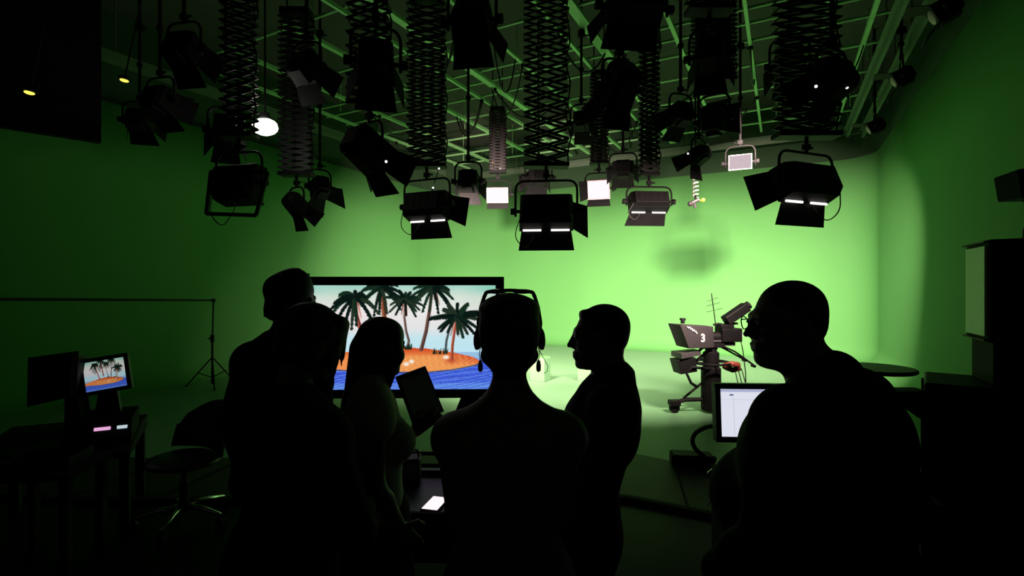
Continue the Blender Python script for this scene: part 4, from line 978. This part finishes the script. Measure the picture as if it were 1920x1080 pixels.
def human(name, label, loc, theta, o):
    """standing person, local axes: x own right, y forward, z up; sizes for 1.75 m times s"""
    s = o.get('s', 1.0); g = o.get('girth', 1.0); sw = o.get('sw', .165); lean = o.get('lean', 0); bell = o.get('belly', 0); dz = o.get('shz', 0)
    root = thing(name, label, 'person', (loc[0], loc[1], 0), (0, 0, R_(theta)))
    A = lambda *p: np.array(p, float) * s
    def P(x, y, z): return A(x, y + lean * max(0, z - .95) / .5, z)
    b = SDF(); parts = {k: [] for k in ('torso', 'sleeveL', 'sleeveR', 'legs', 'feet', 'neck')}
    def mark(k, n0): parts[k] += list(range(n0, len(b.p)))
    n0 = len(b.p)
    hip = o.get('hip', 1.0)
    b.el(P(0, -.005, .96), A(.165 * hip, .125 * g, .13), k=.05)
    b.el(P(0, -.06 * o.get('butt', 1), .90), A(.15 * hip, .085 * g * o.get('butt', 1), .10), k=.05)
    b.el(P(0, .01 + bell * .4, 1.11), A(.135 * g, .105 * g + bell * .6, .17), k=.06)
    b.el(P(0, .00, 1.28), A(.155 * g * sw / .165, .115 * g, .19), k=.06)
    b.rc(P(-sw + .02, -.015, 1.405 + dz), P(sw - .02, -.015, 1.405 + dz), .062 * s, k=.05)
    if o.get('bust'):
        for sx in (-1, 1): b.el(P(sx * .072, .09, 1.245), A(.066, .058, .066), k=.04)
    else:
        for sx in (-1, 1): b.el(P(sx * .075, .065 * g, 1.30), A(.085, .06, .075), k=.05)
    for sx in (-1, 1):
        b.el(P(sx * .08, -.075 * g, 1.32), A(.08, .05, .11), k=.05)
        b.rc(P(sx * .115, -.03, 1.415 + dz), P(sx * .035, -.025, 1.50 + dz * .5 + o.get('trap', 0)), .048 * s, .05 * s, .05)
    mark('torso', n0)
    hc = P(*o.get('hc', (0, .03, 1.635))); Rh = rotm(*o.get('head', (0, 0, 0))); hs = o.get('hs', 1.0) * s
    Hp = lambda x, y, z: hc + Rh @ (np.array((x, y, z)) * hs)
    n0 = len(b.p); nr = o.get('neck', .054) * s
    b.rc(P(0, -.015, 1.44), Hp(0, -.03, -.075), nr * 1.08, nr, .05); mark('neck', n0)
    H = lambda c, r, k=.02, R=None: b.el(Hp(*c), np.array(r) * hs, Rh if R is None else Rh @ R, k)
    fat = o.get('fat', 0)
    H((0, -.018, .035), (.073, .094, .083)); H((0, .02, -.02), (.064 + fat, .074, .085)); H((0, .034, -.078), (.047 + fat, .050, .040))
    H((0, .072, -.104), (.023, .019, .019), .018); H((0, -.03, -.03), (.066 + fat, .07, .07))
    if fat: H((0, .02, -.108), (.05, .06, .035), .03)
    b.rc(Hp(-.034, .079, .022), Hp(.034, .079, .022), .012 * hs, k=.016)
    nl = o.get('nose', 1.0)
    b.rc(Hp(0, .088, .012), Hp(0, .094 + .020 * nl, -.030), .008 * hs, .0095 * hs, .008)
    for sx in (-1, 1):
        H((sx * .011, .096, -.036), (.009, .010, .008), .008); H((sx * .042, .058, -.035), (.026, .026, .03), .02)
        b.rc(Hp(sx * .060, .0, -.06), Hp(sx * .035, .05, -.098), .020 * hs, .018 * hs, .03)
        er = np.array(Matrix.Rotation(R_(sx * 18), 3, 'Z') @ Matrix.Rotation(R_(-12), 3, 'X'))
        H((sx * o.get('earx', .081), -.012, -.010), (.010, .020, .033), .008, er)
        H((sx * .032, .083, .004), (.013, .010, .008), .006)
    b.rc(Hp(-.018, .091, -.062), Hp(.018, .091, -.062), .0078 * hs, k=.008); b.rc(Hp(-.015, .090, -.076), Hp(.015, .090, -.076), .0085 * hs, k=.008)
    # arms
    for sx, key in ((-1, 'L'), (1, 'R')):
        arm = o['arms'][key]; n0 = len(b.p); af = o.get('arm', 1.0)
        sh = P(sx * sw, -.015, 1.40 + dz); e = P(*arm[0]); w = P(*arm[1])
        b.el(sh, A(.058, .062, .062) * af, k=.04); b.rc(sh, e, .050 * s * af, .040 * s * af, .03); b.rc(e, e + (w - e) * .35, .040 * s * af, .041 * s * af, .02); b.rc(e + (w - e) * .35, w, .041 * s * af, .027 * s * af, .02)
        mark('sleeve' + key, n0)
        hand(b, w, arm[2] if len(arm) > 2 else (w - e), arm[3] if len(arm) > 3 else (sx, 0, 0), s, arm[4] if len(arm) > 4 else 30, arm[5] if len(arm) > 5 else sx)
    # legs
    n0 = len(b.p)
    for sx in (-1, 1):
        k_ = A(sx * .095, .015, .49); an = A(sx * .10, -.025, .085); h_ = A(sx * .088 * hip, -.005, .89)
        b.rc(h_, k_, .088 * s * hip, .056 * s, .04); b.el(k_ + (an - k_) * .3 + A(0, -.018, 0), A(.052, .055, .12), k=.04); b.rc(k_, an, .054 * s, .038 * s, .03)
    mark('legs', n0); n0 = len(b.p)
    for sx in (-1, 1):
        b.rc(A(sx * .10, -.045, .042), A(sx * .115, .14, .032), .040 * s, .034 * s, .03)
        for j in range(5): b.rc(A(sx * (.088 + .014 * j), .14, .026), A(sx * (.090 + .016 * j), .185 - .012 * j, .020), .016 * s, .012 * s, .008)
    mark('feet', n0)
    cutf = lambda x, y, z: (0.002 - z) + 0 * x + 0 * y
    sdf_obj('body', b, .006, o.get('skin', SKIN), root, cut=cutf)
    # eyes
    for sx in (-1, 1):
        m = MB(); m.ball(Hp(sx * .032, .0855, .004), .0095 * hs, 12, 8); m.build('eye', mat('eye_white', (.5, .48, .45), .2), root, smooth=True)
    # clothing
    c_ = o['clothes']
    for cl in c_:
        sel = [i for k in cl['parts'] for i in parts[k]]
        sd = b.grown(cl.get('grow', .012), sel)
        for ex in cl.get('extra', ()): ex(sd, P, Hp, s)
        sdf_obj(cl['name'], sd, cl.get('vox', .008), cl['mat'], root, cut=cl.get('cut'))
    # hair
    h = SDF(); hk = o.get('hair')
    for q in hk:
        if q[0] == 'e': h.el(Hp(*q[1]), np.array(q[2]) * hs, Rh, q[3] if len(q) > 3 else .02)
        elif q[0] == 'r': h.rc(Hp(*q[1]), Hp(*q[2]), q[3] * hs, q[4] * hs, q[5] if len(q) > 5 else .015)
        else: h.rc(P(*q[1]), P(*q[2]), q[3] * s, q[4] * s, q[5] if len(q) > 5 else .02)
    sdf_obj('hair', h, .005, HAIR_D, root)
    bpy.context.view_layer.update()
    return root, (lambda *v: root.matrix_world @ Vector(P(*v))), (lambda *v: root.matrix_world @ Vector(Hp(*v))), (root.matrix_world.to_3x3() @ Matrix(Rh.tolist()))

def collar(sd, P, Hp, s):
    for k in range(16):
        a0, a1 = 2 * PI * k / 16, 2 * PI * (k + 1) / 16
        q = lambda a, e: P(.066 * math.sin(a), -.014 - .062 * math.cos(a), 1.440 + .034 * math.cos(a) + e)
        sd.rc(q(a0, 0), q(a1, 0), .012 * s, k=.012); sd.rc(q(a0, .022), q(a1, .022), .010 * s, k=.012)
ARMS_DOWN = {'L': ((-.235, -.03, 1.13), (-.235, .10, .90)), 'R': ((.235, -.03, 1.13), (.235, .10, .90))}
CAP = [('e', (0, -.030, .045), (.080, .100, .084)), ('e', (0, -.055, .0), (.074, .070, .085))]
shoes = lambda: {'name': 'shoes', 'parts': ('feet',), 'grow': .010, 'mat': LEATHER, 'extra': (lambda sd, P, Hp, s: [sd.rc(np.array((sx * .10, -.035, .06)) * s, np.array((sx * .10, -.03, .10)) * s, .054 * s, k=.03) for sx in (-1, 1)],), 'cut': lambda x, y, z: (0.001 - z) + 0 * x + 0 * y}
trousers = lambda m_: {'name': 'trousers', 'parts': ('legs',), 'grow': .014, 'mat': m_, 'extra': (lambda sd, P, Hp, s: sd.el(P(0, -.005, .95), np.array((.176, .125, .12)) * s, k=.05) and sd.el(P(0, -.045, .90), np.array((.16, .085, .11)) * s, k=.05),), 'cut': lambda x, y, z: (0.07 - z) + 0 * x + 0 * y}

# --- woman in the middle, back turned, hair pinned up, sunglasses on top
cw, cwP, cwH, cwR = human('person', 'woman with pinned-up hair and folded arms, back turned, in the middle of the group', (-.007, 1.38), 0, dict(
    earx=.087, s=.985, sw=.155, hip=1.0, girth=.90, neck=.046, hs=1.02, head=(0, -4, 0), hc=(0, .03, 1.645), trap=-.045, shz=-.035, arm=.9, bust=True,
    arms={'L': ((-.150, .08, 1.12), (.04, .20, 1.15), (.9, .1, .05), (0, 1, .2), 20, 1), 'R': ((.150, .08, 1.12), (-.04, .17, 1.18), (-.9, .1, .05), (0, 1, .2), 20, -1)},
    clothes=[{'name': 'dress', 'parts': ('torso',), 'grow': .010, 'mat': CLOTH_G, 'extra': (lambda sd, P, Hp, s: sd.rc(P(0, 0, .95), P(0, 0, .52), .165 * s, .19 * s, .06),),
              'cut': lambda x, y, z: np.maximum(z - (1.30 + .55 * np.maximum(np.abs(x) - .03, 0) ** 1.0) + 0 * y, .5 - z)}, shoes()],
    hair=[('e', (0, -.030, .034), (.082, .100, .080)), ('e', (0, -.062, .0), (.078, .062, .085)), ('e', (0, -.10, .03), (.045, .04, .05)), ('e', (0, -.015, .076), (.082, .085, .035)), ('e', (0, -.055, -.065), (.055, .045, .05))]))
# --- young man in profile
ym, ymP, ymH, ymR = human('person', 'young man in profile with short hair and a dark collared shirt', (.254, 1.80), 84, dict(
    s=.972, sw=.165, girth=.86, lean=-.085, butt=.8, neck=.052, trap=-.02, shz=-.01, hs=.95, head=(4, 2, 0), hc=(0, .062, 1.624), nose=.9,
    arms={'L': ((-.21, .0, 1.13), (-.08, .16, 1.06), (.7, .6, .1), (-.3, 0, 1), 25, 1), 'R': ((.225, .0, 1.13), (.12, .24, 1.08), (-.4, .9, .1), (.3, 0, 1), 25, -1)},
    clothes=[{'name': 'shirt', 'parts': ('torso', 'sleeveL', 'sleeveR'), 'grow': .014, 'mat': CLOTH_K, 'extra': (collar,)}, trousers(CLOTH_K), shoes()],
    hair=[('e', (0, -.026, .046), (.080, .096, .078)), ('e', (0, -.046, .01), (.075, .072, .085)), ('r', (-.03, .050, .085), (.03, .050, .085), .018, .018)]))
# --- heavy man with glasses
rm, rmP, rmH, rmR = human('person', 'heavy man in glasses and a black jacket, in profile nearest the flight case', (.90, 1.42), 38, dict(
    s=1.0, sw=.225, girth=1.5, belly=.15, neck=.068, fat=.012, hs=.965, lean=.03, head=(50, 4, 0), hc=(-.055, .066, 1.652), nose=1.05, arm=1.3, hip=1.3, trap=.0, shz=.0,
    arms={'L': ((-.31, .03, 1.10), (-.28, .17, .98), (.3, .4, -.6), (-.5, .5, .5), 25, 1), 'R': ((.355, -.09, 1.04), (.30, .16, .96), (-.2, .9, 0), (.3, 0, 1), 25, -1)},
    clothes=[{'name': 'jacket', 'parts': ('torso', 'sleeveL', 'sleeveR'), 'grow': .020, 'mat': CLOTH_K, 'extra': (collar,)}, trousers(CLOTH_K), shoes()],
    hair=[('e', (0, -.026, .044), (.079, .097, .079)), ('e', (0, -.050, .0), (.075, .070, .085))]))
# --- woman with long hair
lw, lwP, lwH, lwR = human('person', 'woman with long loose hair in a pale puff-sleeved blouse, holding a clipboard', (-.54, 1.98), -66, dict(
    s=.93, sw=.145, girth=.86, neck=.043, hip=.98, head=(32, 8, 0), hc=(0, .035, 1.635), bust=True, arm=.85,
    arms={'L': ((-.20, .12, 1.15), (-.12, .20, 1.22), (.1, .7, .6), (-1, 0, .2), 40, 1), 'R': ((.185, -.02, 1.12), (.15, .08, .93), (0, .5, -.8), (1, 0, .2), 30, -1)},
    clothes=[{'name': 'blouse', 'parts': ('torso',), 'grow': .012, 'mat': CLOTH_W, 'extra': (lambda sd, P, Hp, s: [sd.el(P(sx * .17, -.01, 1.36), np.array((.064, .070, .078)) * s, k=.03) for sx in (-1, 1)],)}, {'name': 'skirt', 'parts': ('legs',), 'grow': .016, 'mat': CLOTH_N, 'extra': (lambda sd, P, Hp, s: sd.rc(P(0, 0, .93), P(0, 0, .52), .15 * s, .18 * s, .06),), 'cut': lambda x, y, z: .46 - z + 0 * x + 0 * y}, shoes()],
    hair=[('e', (0, -.020, .042), (.080, .098, .082)), ('e', (0, -.045, .0), (.078, .072, .10)), ('p', (-.025, -.03, 1.62), (-.02, -.075, 1.36), .065, .05, .03), ('p', (.025, -.03, 1.62), (.02, -.075, 1.36), .065, .05, .03), ('p', (.045, -.0, 1.60), (.055, -.03, 1.40), .04, .03, .03), ('p', (-.045, -.0, 1.60), (-.055, -.03, 1.40), .04, .03, .03), ('p', (.045, .07, 1.70), (.05, .080, 1.60), .030, .030, .03), ('p', (.05, .080, 1.60), (.05, .045, 1.48), .030, .02, .03), ('e', (.02, .015, .045), (.05, .06, .06), .03)]))
# --- person with a bob, looking down, nearest on the dim side
fl, flP, flH, flR = human('person', 'person with a dark bob and loose fringe looking down, back turned, nearest the console side', (-.70, 1.55), -24, dict(
    s=.985, sw=.150, girth=.95, neck=.047, lean=.05, trap=-.06, shz=-.085, head=(-14, 16, 8), hc=(.005, .05, 1.597), arm=1.0,
    arms={'L': ((-.225, .04, 1.12), (-.10, .22, 1.08), (.8, .4, .1), (0, 1, .3), 25, 1), 'R': ((.24, .05, 1.03), (.10, .24, 1.02), (-.7, .5, .1), (0, 1, .3), 25, -1)},
    clothes=[{'name': 'sweater', 'parts': ('torso', 'sleeveL', 'sleeveR'), 'grow': .016, 'mat': CLOTH_K}, trousers(CLOTH_K), shoes()],
    hair=[('e', (0, -.022, .045), (.084, .102, .084)), ('e', (0, -.045, -.005), (.082, .078, .09)), ('r', (.045, .05, .08), (.072, .055, -.04), .026, .010), ('r', (.05, .03, .08), (.078, .03, -.055), .028, .010), ('r', (.06, .0, .05), (.074, .0, -.08), .026, .010), ('r', (-.055, .03, .08), (-.078, .03, -.06), .028, .012), ('r', (.035, .06, .08), (.06, .085, -.02), .024, .006), ('r', (.072, .045, .0), (.078, .066, -.075), .009, .004), ('r', (.07, .03, .0), (.085, .045, -.08), .009, .004), ('r', (.055, .07, .02), (.062, .092, -.05), .008, .003)]))
# --- man behind
bl, blP, blH, blR = human('person', 'man with short tousled hair behind the person with the bob, facing the palm island screen', (-.962, 2.15), -16, dict(
    s=1.035, sw=.157, girth=1.0, neck=.055, trap=-.03, shz=-.02, head=(4, 4, 0), hc=(.02, .03, 1.632),
    arms={'L': ((-.24, -.03, 1.13), (-.235, .12, .90)), 'R': ((.20, -.05, 1.13), (.18, .06, .90))},
    clothes=[{'name': 'shirt', 'parts': ('torso', 'sleeveL', 'sleeveR'), 'grow': .014, 'mat': CLOTH_K, 'extra': (collar,)}, trousers(CLOTH_K), shoes()],
    hair=[('e', (0, -.022, .046), (.081, .098, .080)), ('e', (0, -.046, .0), (.076, .072, .088)), ('e', (-.035, -.01, .085), (.045, .05, .045), .03), ('e', (.02, -.03, .095), (.045, .05, .042), .03), ('e', (-.05, -.06, .05), (.040, .05, .05), .03), ('e', (.05, -.04, .06), (.036, .05, .05), .03), ('e', (-.055, -.06, -.035), (.035, .03, .04), .03), ('r', (-.06, -.06, -.035), (-.088, -.065, -.06), .014, .003), ('r', (-.06, -.05, .02), (-.088, -.06, .012), .014, .004), ('r', (.0, -.02, .12), (.015, .0, .138), .014, .004)]))

# ------------------------------------------------------------------ things the people wear or hold
def on_head(root_R, H, name, label, cat, off):
    t = thing(name, label, cat); p = H(*off); M = root_R.to_4x4(); M.translation = p; t.matrix_world = M
    return t
sg = on_head(cwR, cwH, 'sunglasses', 'dark sunglasses pushed up on the pinned hair of the woman in the middle', 'sunglasses', (0, .02, .110))
m = MB(); m.tube(rounded([(-.070, .0, -.006), (-.066, .010, .006), (0, .03, .010), (.066, .010, .006), (.070, .0, -.006)], .02), .0055, 8); m.build('frame', PLASTIC, sg)
for sx in (-1, 1):
    m = MB(); m.ball((sx * .036, .03, .006), (.030, .024, .007), 16, 8); m.build('lens', GLASS_D, sg, smooth=True)
    m = MB(); m.tube([(sx * .070, .003, -.004), (sx * .080, -.015, -.035), (sx * .086, -.04, -.075), (sx * .083, -.05, -.105)], [.0055, .005, .0045, .004], 8); m.build('temple', PLASTIC, sg)
for sx, lab in ((-1, 'dark drop earring of the middle woman, on the palm island screen side'), (1, 'dark drop earring of the middle woman, with a thin wire, on the young man side')):
    e = on_head(Matrix.Identity(3), cwH, 'earring', lab, 'earring', (sx * .080, -.012, -.040))
    m = MB(); m.tube([(0, 0, .006), (sx * .003, 0, -.012), (0, 0, -.028)], .0013, 6); m.build('hook', BLACK, e)
    m = MB(); m.lathe([(.001, -.062), (.006, -.058), (.0068, -.045), (.005, -.033), (.0015, -.027)], 12); m.build('drop', PLASTIC, e, smooth=True)
    if sx > 0:
        m = MB(); m.tube([(.0, 0, .004), (.012, 0, -.02), (.026, 0, -.045), (.024, 0, -.06), (.014, 0, -.066)], .0009, 5); m.build('wire', BLACK, e)
eg = on_head(rmR, rmH, 'eyeglasses', 'thin framed eyeglasses worn by the heavy man in the black jacket', 'eyeglasses', (0, .106, .002))
for sx in (-1, 1):
    m = MB(); m.tube([(sx * .034 + .025 * math.cos(2 * PI * k / 20), .0 - .004 * abs(math.cos(2 * PI * k / 20)), .019 * math.sin(2 * PI * k / 20)) for k in range(20)], .0018, 6, closed=True); m.build('rim', BLACK, eg)
    m = MB(); m.tube([(sx * .059, -.004, .004), (sx * .079, -.012, .006), (sx * .083, -.09, .006), (sx * .084, -.125, -.012)], .002, 6); m.build('temple', BLACK, eg)
m = MB(); m.tube([(-.010, 0, .006), (0, .003, .009), (.010, 0, .006)], .0018, 6); m.rod((-.012, 0, .004), (-.009, -.012, -.008), .0012, 5); m.rod((.012, 0, .004), (.009, -.012, -.008), .0012, 5); m.build('bridge', BLACK, eg)
# clipboard held by the long-haired woman
ca, cb, cc, cd_ = at(743, 706, 2.12), at(798, 686, 2.22), at(833, 771, 2.22), at(776, 797, 2.12)
ctr = (ca + cb + cc + cd_) / 4
cl = thing('clipboard', 'grey sheet on a dark clipboard held up by the woman with long hair', 'clipboard', ctr)
nr = (cb - ca).cross(cd_ - ca).normalized()
if nr.y > 0: nr = -nr
m = MB(); m.prism([p - ctr for p in (ca, cb, cc, cd_)], -nr * .012); m.build('board', PLASTIC, cl, bevel=.002)
m = MB(); m.prism([(p - ctr) * .86 + nr * .001 for p in (ca, cb, cc, cd_)], nr * .002); m.build('sheet', mat('grey_sheet', (.30, .30, .28), .7, var=.25, scale=18), cl)
m = MB(); u_ = (cb - ca).normalized(); q_ = (ca + cb) / 2 - ctr + (cd_ - ca).normalized() * .012; m.bar(q_ - u_ * .03 + nr * .006, q_ + u_ * .03 + nr * .006, .02, .008, tuple(nr)); m.build('clip', GREYP, cl)

# ------------------------------------------------------------------ pieces that belong to a part hang one level deeper
BELONG = {'cooling_fin': 'housing', 'front_lip': 'housing', 'glint_stud': 'housing', 'tilt_knob': 'yoke', 'hanging_clamp': 'yoke', 'collar': 'pole', 'numeral': 'hood', 'script_lettering': 'hood',
          'tally_light': 'hood', 'eyepiece': 'viewfinder', 'rear_connector': 'body', 'latch': 'case_body', 'corner_trim': 'case_body', 'caster': 'leg', 'wheel': 'leg', 'grid_lines': 'screen', 'toolbar_band': 'screen',
          'toolbar_button': 'screen', 'glowing_strip': 'rack_unit', 'clip': 'board', 'sensor_stub': 'bezel', 'flange': 'duct_body', 'lower_trim': 'cabinet', 'upper_trim': 'cabinet', 'grille': 'cabinet', 'cable_tie': 'cable_length', 'plug': 'cable_length'}
stem = lambda n: n.split('.')[0]
for root in [o for o in bpy.data.objects if o.parent is None]:
    kids = list(root.children); by = {}
    for k in kids: by.setdefault(stem(k.name), []).append(k)
    for n, ks in by.items():
        if n in BELONG and BELONG[n] in by:
            hosts = by[BELONG[n]]
            for i, k in enumerate(ks):
                h = hosts[i % len(hosts)]
                k.parent = h; k.matrix_parent_inverse = h.matrix_local.inverted()
for o in bpy.data.objects:
    if o.get('label') and len(o['label'].split()) > 16: print('LONG', len(o['label'].split()), o['label'])
